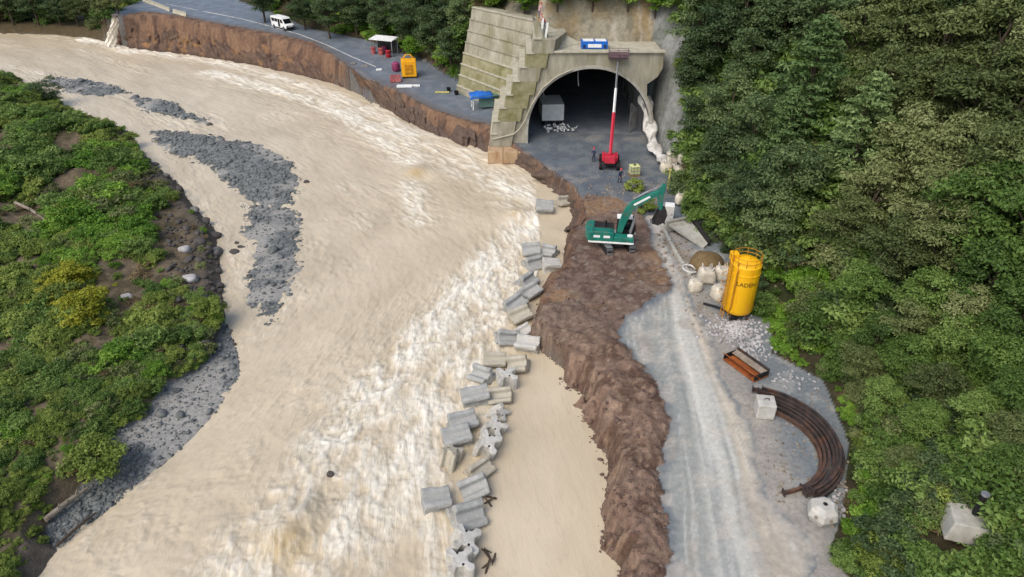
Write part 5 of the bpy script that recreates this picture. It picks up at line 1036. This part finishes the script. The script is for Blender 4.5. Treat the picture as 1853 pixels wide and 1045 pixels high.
# ------------------------------------------------------------------ plants: prototypes
def leaves(cent, nrm, size, r, asp=.55):
    n = len(cent); nrm = nrm/np.linalg.norm(nrm, axis=1)[:, None]
    t = r.normal(size=(n, 3)); t -= (t*nrm).sum(1)[:, None]*nrm; t /= np.linalg.norm(t, axis=1)[:, None]; b = np.cross(nrm, t)
    L = (size*r.uniform(.65, 1.35, n))[:, None]; w = L*asp
    fold = nrm*L*.18
    V = np.stack([cent-t*L, cent-b*w+fold, cent+t*L, cent+b*w+fold], 1).reshape(-1, 3)
    F = np.arange(4*n).reshape(n, 4); return V, F
def crown_mesh(name, clusters, mat, lsize, per, seed, up=.55, asp=.55, fill=.35):
    r = np.random.default_rng(seed); VV = []; LV = []
    for c, rad in clusters:
        n = max(8, int(per*(rad[0]*rad[1])**.5/1.0))
        d = r.normal(size=(n, 3)); d /= np.linalg.norm(d, axis=1)[:, None]
        d[:, 2] = np.where(d[:, 2] < -.3, -d[:, 2]*.6, d[:, 2])
        rr = 1-(1-fill)*r.random(n)**2.2
        cen = np.array(c)+d*rr[:, None]*np.array(rad)*(1+.18*r.normal(size=(n, 1)))
        nr = d*(1-up)+np.array([0, 0, up])+r.normal(size=(n, 3))*.42
        V, F = leaves(cen, nr, lsize, r, asp); VV.append(V)
        LV.append(np.repeat(np.clip(r.normal(.5, .28, n)*.6+r.uniform(0, 1)*.4, 0, 1), 4))
    V = np.concatenate(VV); F = np.arange(len(V)).reshape(-1, 4)
    return mesh_np(name, V, F, mat, False, lv=np.concatenate(LV))
def limbs(name, clusters, h, r0, seed):
    r = np.random.default_rng(seed); mb = MB(); top = h*.8
    mb.tube([(0, 0, -.6), (r.normal()*.08, r.normal()*.08, h*.3), (r.normal()*.2, r.normal()*.2, h*.6), (r.normal()*.25, r.normal()*.25, h*.88)], [r0*1.25, r0, r0*.7, r0*.25], 7)
    for i in r.permutation(len(clusters))[:11]:
        c = np.array(clusters[i][0]); z = min(max(h*.3, c[2]-np.hypot(c[0], c[1])*.8), top)
        mb.tube([(0, 0, z), (c[0]*.5, c[1]*.5, z+(c[2]-z)*.65), tuple(c)], [r0*.45, r0*.28, r0*.1], 5)
    return mb.mesh(name, 'bark', True)
def clus_round(n, rx, rz, cz, seed, cr=(.8, 1.3)):
    r = np.random.default_rng(seed); out = []
    for i in range(n):
        d = r.normal(size=3); d /= np.linalg.norm(d); k = r.uniform(.35, 1)**.5*(.75+.4*r.random())
        s = r.uniform(*cr); out.append(((d[0]*rx*k, d[1]*rx*k, cz+d[2]*rz*k), (s, s*r.uniform(.8, 1.1), s*.62)))
    return out
def clus_layer(n, rx, h, z0, seed):
    r = np.random.default_rng(seed); out = []
    for i in range(n):
        f = (i+.5)/n; z = z0+(h-z0)*f; rad = rx*(1-f)**.75*r.uniform(.45, 1.05); a = i*2.4+r.uniform(-.4, .4); s = r.uniform(.6, 1.0)*(1.15-.5*f)
        out.append(((rad*math.cos(a), rad*math.sin(a), z-rad*.12), (s*1.25, s*1.25, s*.34)))
    return out
TREES = {}
def tree_kind(k, clusters, mat, ls, per, h, r0, seed, up=.55, asp=.55):
    TREES[k] = (crown_mesh('crown', clusters, mat, ls, per, seed, up, asp), limbs('trunk', clusters, h, r0, seed))
for v in range(2):
    tree_kind(('dark', v), clus_round(50, 2.9, 3.3, 5.6, 200+v), 'leaf_dark', .15, 170, 8.4, .2, 210+v)
    tree_kind(('mid', v), clus_round(48, 3.0, 2.9, 5.2, 220+v), 'leaf_mid', .15, 170, 7.6, .19, 230+v)
    tree_kind(('olive', v), clus_round(46, 3.1, 3.0, 5.3, 240+v), 'leaf_olive', .16, 160, 7.8, .2, 250+v, asp=.42)
    tree_kind(('pale', v), clus_layer(64, 3.7, 9.8, 2.2, 260+v), 'leaf_pale', .18, 120, 9.8, .18, 270+v, up=.75, asp=.4)
    tree_kind(('bright', v), clus_round(40, 2.3, 2.3, 3.8, 280+v), 'leaf_bright', .18, 110, 5.8, .14, 290+v)
def tree(kind, base, scale, rz, label, group=None, name='broadleaf_tree'):
    cm, tm = TREES[kind]
    e = empty(name, (base[0], base[1], base[2]-.15), rz, label, 'tree', group); e.scale = (scale, scale, scale*random.uniform(.92, 1.12))
    link('trunk', tm, e); link('crown', cm, e); return e
# shrubs used by the undergrowth
def protos(cname, specs):
    col = bpy.data.collections.new(cname)
    for i, (mat, rx, rz, n, ls, per, asp, seed) in enumerate(specs):
        cl = clus_round(n, rx, rz, rz*.75, seed, (.3*rx, .55*rx)); me = crown_mesh('shrub', cl, mat, ls, per, seed+1, .5, asp)
        o = bpy.data.objects.new('%s_%02d' % (cname, i), me); col.objects.link(o)
    return col
SH_HILL = protos('hill_shrub', [('leaf_mid', 1.2, .9, 18, .10, 270, .5, 301), ('leaf_dark', 1.2, 1.0, 18, .10, 270, .5, 303), ('leaf_olive', 1.2, .9, 17, .12, 220, .38, 305), ('leaf_bright', 1.1, .6, 16, .09, 300, .55, 307), ('leaf_moss', 1.2, .8, 17, .11, 220, .5, 309), ('leaf_mid', 1.3, 1.3, 22, .13, 190, .5, 311), ('leaf_brown', 1.0, .6, 14, .09, 160, .4, 313)])
SH_ISL = protos('bank_shrub', [('leaf_mid', 1.1, .6, 16, .11, 210, .5, 321), ('leaf_moss', 1.1, .6, 16, .11, 210, .5, 323), ('leaf_olive', 1.0, .6, 15, .12, 180, .38, 325), ('leaf_bright', 1.0, .55, 15, .10, 220, .5, 327), ('leaf_yellow', 1.0, .6, 15, .11, 190, .4, 329), ('leaf_brown', .9, .45, 13, .1, 150, .4, 331)])
def gn_scatter(name, pts, rot, scl, idx, col, label):
    me = bpy.data.meshes.new(name); me.from_pydata([tuple(p) for p in pts], [], [])
    a = me.attributes.new('rot', 'FLOAT_VECTOR', 'POINT'); a.data.foreach_set('vector', np.asarray(rot, np.float32).ravel())
    a = me.attributes.new('scl', 'FLOAT', 'POINT'); a.data.foreach_set('value', np.asarray(scl, np.float32))
    a = me.attributes.new('idx', 'INT', 'POINT'); a.data.foreach_set('value', np.asarray(idx, np.int32))
    o = link(name, me); tag(o, label, None, None, 'stuff')
    g = bpy.data.node_groups.new(name, 'GeometryNodeTree'); g.interface.new_socket('Geometry', in_out='INPUT', socket_type='NodeSocketGeometry'); g.interface.new_socket('Geometry', in_out='OUTPUT', socket_type='NodeSocketGeometry')
    N = g.nodes.new; gi, go = N('NodeGroupInput'), N('NodeGroupOutput'); ip = N('GeometryNodeInstanceOnPoints'); ci = N('GeometryNodeCollectionInfo')
    ci.inputs[0].default_value = col; ci.inputs[1].default_value = True; ci.inputs[2].default_value = True
    def na_(nm, ty):
        n = N('GeometryNodeInputNamedAttribute'); n.data_type = ty; n.inputs[0].default_value = nm; return n.outputs[0]
    L = g.links.new; L(gi.outputs[0], ip.inputs['Points']); L(ci.outputs[0], ip.inputs['Instance']); ip.inputs['Pick Instance'].default_value = True
    L(na_('idx', 'INT'), ip.inputs['Instance Index']); L(na_('rot', 'FLOAT_VECTOR'), ip.inputs['Rotation']); L(na_('scl', 'FLOAT'), ip.inputs['Scale']); L(ip.outputs[0], go.inputs[0])
    md = o.modifiers.new('scatter', 'NODES'); md.node_group = g; return o
def cand(n, ylo, yhi, alo, ahi, seed):
    """even random points over the ground, thinner with distance"""
    r = np.random.default_rng(seed); y = ylo*np.exp(r.random(n)*math.log(yhi/ylo)); x = r.uniform(alo, ahi, n)*(y+9)
    h, I_ = H(x, y, True); return x, y, h, I_, r
# hillside undergrowth
x, y, h, I_, r = cand(19000, 19, 215, -.85, .98, 401)
px, py = proj(x, y, h)
edge = I_['inT'] & ~I_['inH'] & (I_['dh'] < .9) & (y < 75) & (y > 44) & (r.random(len(x)) < .5)
ok = edge | (I_['inH'] | (I_['inT'] & (x < -87))) & ((fbm(x*.3, y*.3, 408) < .62) | (r.random(len(x)) < .2)) & ((I_['dh'] > .3) | (x < -87)) & (px < 2050) & (px > -150) & (py > -160) & (py < 1180)
cutz = (x > -1) & (x < 21.5) & (y > 88) & (I_['dh'] < 8.5); ok &= ~(cutz & (r.random(len(x)) < np.where(I_['dh'] > 4.5, .72, .95)))
ok &= ~((x > -9) & (x < 5) & (y > 86) & (y < 109) & (I_['dh'] < 7))
ok &= ~((x > 18) & (x < 25) & (y > 80) & (y < 100) & (I_['dh'] < 2.5) & (r.random(len(x)) < .75))
ok &= ~((((px-1440)/38)**2+((py-452)/24)**2 < 1) & (r.random(len(x)) < .85))
ok &= ~(((px-1742)/66)**2+((py-995)/75)**2 < 1)
k = np.where(ok)[0]; x, y, h, px, py = x[k], y[k], h[k], px[k], py[k]; dh = I_['dh'][k]
nz = fbm(x*.16, y*.16, 402); nz2 = fbm(x*.3, y*.3, 403)
idx = np.where(nz2 < .42, 1, np.where(nz2 < .5, 0, np.where(nz2 < .58, 5, np.where(nz2 < .68, 2, 5)))); rr = r.random(len(x)); idx = np.where(rr < .28, r.integers(0, 7, len(x)), idx)
fern = (np.exp(-(((px-1420)/75)**2+((py-630)/75)**2)) > .4) | (np.exp(-(((px-1470)/95)**2+((py-530)/55)**2)) > .5) | ((px < 830) & (y > 100) & (dh < 7)) | (np.exp(-(((px-1560)/70)**2+((py-930)/80)**2)) > .55) | (np.exp(-(((px-1520)/45)**2+((py-740)/60)**2)) > .6)
idx = np.where(fern & (r.random(len(x)) < .85), 3, idx)
scl = r.uniform(.5, 1.25, len(x))*np.clip(.4+dh*.35, .4, 1)*np.clip(y/42, .8, 1.7)*(.6+.9*nz)
scl = np.where(idx == 3, scl*.75, scl)
gn_scatter('undergrowth', np.c_[x, y, h-.1], np.c_[r.normal(0, .15, len(x)), r.normal(0, .15, len(x)), r.uniform(0, 6.28, len(x))], scl, idx, SH_HILL, 'tangled green undergrowth covering the steep hillside')
nhill = len(x)
# left bank bushes
x, y, h, I_, r = cand(42000, 21, 150, -1.0, -.1, 411)
px, py = proj(x, y, h)
nz = fbm(x*.2, y*.2, 412); nz3 = fbm(x*.11, y*.11, 415)
ok = I_['inC'] & ~I_['inBe'] & ((fbm(x*.35, y*.35, 418) < .56) | (r.random(len(x)) < .2)) & (I_['dc'] > .7) & (px > -160) & (py < 1170)
bare = np.zeros(len(x), bool)
for a, b, wa, wb in ((45,385,70,50),(215,485,52,44),(225,545,44,30),(190,610,48,28),(60,740,40,26),(20,620,30,20),(110,330,40,24),(320,440,45,60),(350,330,40,34),(115,890,40,30),(10,250,30,20),(330,690,40,14),(120,250,26,30)): bare |= ((px-a)/wa)**2+((py-b-6)/wb)**2 < 1.0+1.6*(fbm(x*.5, y*.5, 419)-.5)
ok &= ~(bare & (r.random(len(x)) < .93)); ok &= ~((px > 250) & (py < 560) & (I_['dc'] < 6.5) & (r.random(len(x)) < .82))
k = np.where(ok)[0]; x, y, h, px, py, nz, nz3 = x[k], y[k], h[k], px[k], py[k], nz[k], nz3[k]; dc = I_['dc'][k]
idx = np.where(nz < .4, 1, np.where(nz < .52, 0, np.where(nz < .6, 3, 2))); idx = np.where(r.random(len(x)) < .3, r.choice([0, 1, 2, 5, 2, 5], len(x)), idx)
idx = np.where((np.exp(-(((px-150)/85)**2+((py-540)/62)**2)) > .5) & (r.random(len(x)) < .6), 4, idx)
idx = np.where((np.exp(-(((px-150)/110)**2+((py-440)/60)**2)) > .4) & (r.random(len(x)) < .6), 3, idx)
idx = np.where((px < 90) & (py > 850) & (r.random(len(x)) < .8), 1, idx)
scl = r.uniform(.22, .66, len(x))*np.clip(.45+dc*.12, .45, 1)*(.65+.7*nz3)*np.clip(y/45, .75, 1.7)
scl = np.where(r.random(len(x)) < .14, scl*1.75, scl)
gn_scatter('bank_bushes', np.c_[x, y, h-.08], np.c_[r.normal(0, .15, len(x)), r.normal(0, .15, len(x)), r.uniform(0, 6.28, len(x))], scl, idx, SH_ISL, 'low mixed green scrub covering the left river bank')
print('undergrowth', nhill, len(x))

# ------------------------------------------------------------------ trees one can tell apart
rt = np.random.default_rng(500)
def at_crown(px, py, hc): return hit(px, py, hc)
PT = []
def put(kind, px, py, s, label, group=None):
    hc = {'dark': 5.6, 'mid': 5.2, 'olive': 5.3, 'pale': 5.2, 'bright': 3.8}[kind]*s
    p = at_crown(px, py, hc); PT.append(p)
    return tree((kind, int(rt.integers(0, 2))), p, s, rt.uniform(0, 6.28), label, group)
ORD = ['first', 'second', 'third', 'fourth', 'fifth', 'sixth', 'seventh', 'eighth', 'ninth', 'tenth']
def put_row(kind, spots, look, where, group, base=False):
    """trees of one stand; each is told apart by its row and its count from the left"""
    sp = sorted(spots, key=lambda q: q[1]); rows = []
    for q in sp:
        if rows and q[1]-rows[-1][0][1] < 75: rows[-1].append(q)
        else: rows.append([q])
    nm = {1: ['']}.get(len(rows), ['%s row from top, ' % ORD[i] for i in range(len(rows))])
    for rn, rw in zip(nm, rows):
        for i, (px, py, s) in enumerate(sorted(rw)):
            lab = '%s %s, %s%s from left' % (look, where, rn, ORD[i])
            if base:
                p = hit(px, py); PT.append(p); tree((kind, int(rt.integers(0, 2))), p, s, rt.uniform(0, 6.28), lab, group)
            else: put(kind, px, py, s, lab, group)
put_row('dark', ((1262,120,.95),(1300,70,1.1),(1360,110,1.05),(1278,205,.95),(1325,190,1.05),(1292,290,.8),(1325,275,.95),(1365,250,1.0),(1322,352,.7),(1365,345,.9),(1270,30,1.1),(1350,20,1.1),(1430,330,.95),(1395,390,.8)), 'dark green tree', 'beside the tunnel mouth', 'dark trees right of the tunnel')
put('pale', 1470, 150, 1.25, 'tall pale green tree with layered branches on the upper hillside', None)
put('pale', 1560, 250, 1.0, 'smaller pale green layered tree right of the tall layered one')
put('pale', 1420, 250, .85, 'pale green layered tree overhanging the dark stand below the tall one')
put_row('olive', ((1640,60,1.1),(1730,40,1.15),(1820,70,1.1),(1600,160,1.0),(1690,150,1.05),(1780,160,1.1),(1850,190,1.0),(1650,260,1.0),(1740,270,1.0),(1830,300,1.0),(1560,60,1.1),(1900,100,1.1)), 'olive broadleaf tree', 'on the upper hillside', 'olive trees on the upper hillside')
put_row('olive', ((1590,350,.9),(1680,370,.9),(1530,400,.8),(1620,450,.75),(1720,430,.8)), 'olive toned tree', 'halfway above the yellow silo', 'olive trees midway up the hillside')
put_row('mid', ((1780,380,.95),(1850,420,.95),(1800,500,.8),(1860,560,.75),(1690,540,.65),(1560,520,.6)), 'mid green tree', 'below the olive crowns', 'mid green trees on the right slope')
put_row('mid', ((1590,610,.5),(1650,650,.5),(1730,620,.55),(1810,650,.55),(1850,720,.5),(1780,740,.45),(1680,760,.42),(1600,720,.42),(1840,840,.42)), 'small leafy tree', 'low on the near slope', 'small trees on the near slope')
put_row('olive', ((1560,650,.45),(1700,690,.5),(1640,580,.6),(1760,560,.65),(1830,780,.45),(1640,830,.36)), 'small olive tree', 'low on the near slope', 'small trees on the near slope')
put_row('dark', ((1490,20,1.1),(1420,40,1.1),(1580,-10,1.2),(1680,-20,1.2),(1800,-20,1.2),(1320,-40,1.2),(1420,-40,1.2)), 'dark tree', 'along the hilltop', 'dark trees along the hilltop')
put_row('bright', ((890,-15,.9),(950,-12,.85),(1010,-25,.85),(1075,-30,.9),(1140,-28,.9),(870,-30,1.0),(1190,-10,.8)), 'bright green tree', 'above the portal', 'bright green trees above the portal')
put_row('dark', ((590,20,.9),(640,10,1.0),(690,20,1.0),(735,35,1.0),(780,50,1.0),(815,75,.9),(545,5,.9),(470,-12,1.0)), 'dark tree', 'lining the old road', 'dark trees beside the old road')
put_row('dark', ((800,5,1.1),(840,15,1.0),(740,-10,1.1),(660,-25,1.1),(580,-30,1.1),(850,-20,1.1),(520,-25,1.1)), 'shaded tree', 'behind those lining the road', 'dark trees beside the old road')
put('bright', 745, 85, .62, 'bright green bush tree right behind the yellow generator'); put('bright', 800, 100, .6, 'leafy bright bush at the left foot of the flank wall')
put_row('dark', ((-25,50,1.0),(25,46,1.0),(70,46,.95),(110,46,.85),(0,38,1.2),(50,36,1.2),(95,36,1.1),(-80,44,1.1),(135,36,1.0)), 'dark tree', 'on the far upper left bank', 'dark trees at the upper left', True)
put_row('olive', ((142,48,.7),(170,46,.75),(192,44,.6),(160,36,.95),(190,34,.9),(215,26,.7)), 'yellowish olive tree', 'left of the waterfall', 'olive trees by the waterfall', True)
# single bushes along the left bank edge
def bush(px, py, s, mat, label):
    p = hit(px, py, .5*s); e = empty('bush', (p[0], p[1], p[2]-.1), rt.uniform(0, 6), label, 'bush')
    cl = clus_round(20, 1.1*s, .8*s, .7*s, int(px*7+py), (.3*s, .55*s)); link('foliage', crown_mesh('foliage', cl, mat, .11, 230*s**.5/s**.5, int(px)), e)
    link('stem', limbs('stem', cl, 1.2*s, .05*s, int(py)), e)
bush(80, 168, 2.2, 'leaf_dark', 'dark round bush at the upstream tip of the left bank')
bush(172, 836, 1.5, 'leaf_moss', 'dark bush overhanging the gravel beach on the left bank')
bush(380, 562, 1.3, 'leaf_moss', 'dark bush at the water edge where the gravel beach begins')
bush(150, 560, 1.4, 'leaf_yellow', 'yellow bush in the middle of the left bank')
bush(130, 500, 1.3, 'leaf_yellow', 'yellow green bush just upstream of the yellow one')
bush(1148, 338, .9, 'leaf_moss', 'small yellow green bush beside the pale yellow tote')
bush(1166, 374, 1.0, 'leaf_moss', 'small yellow green bush under the excavator boom')
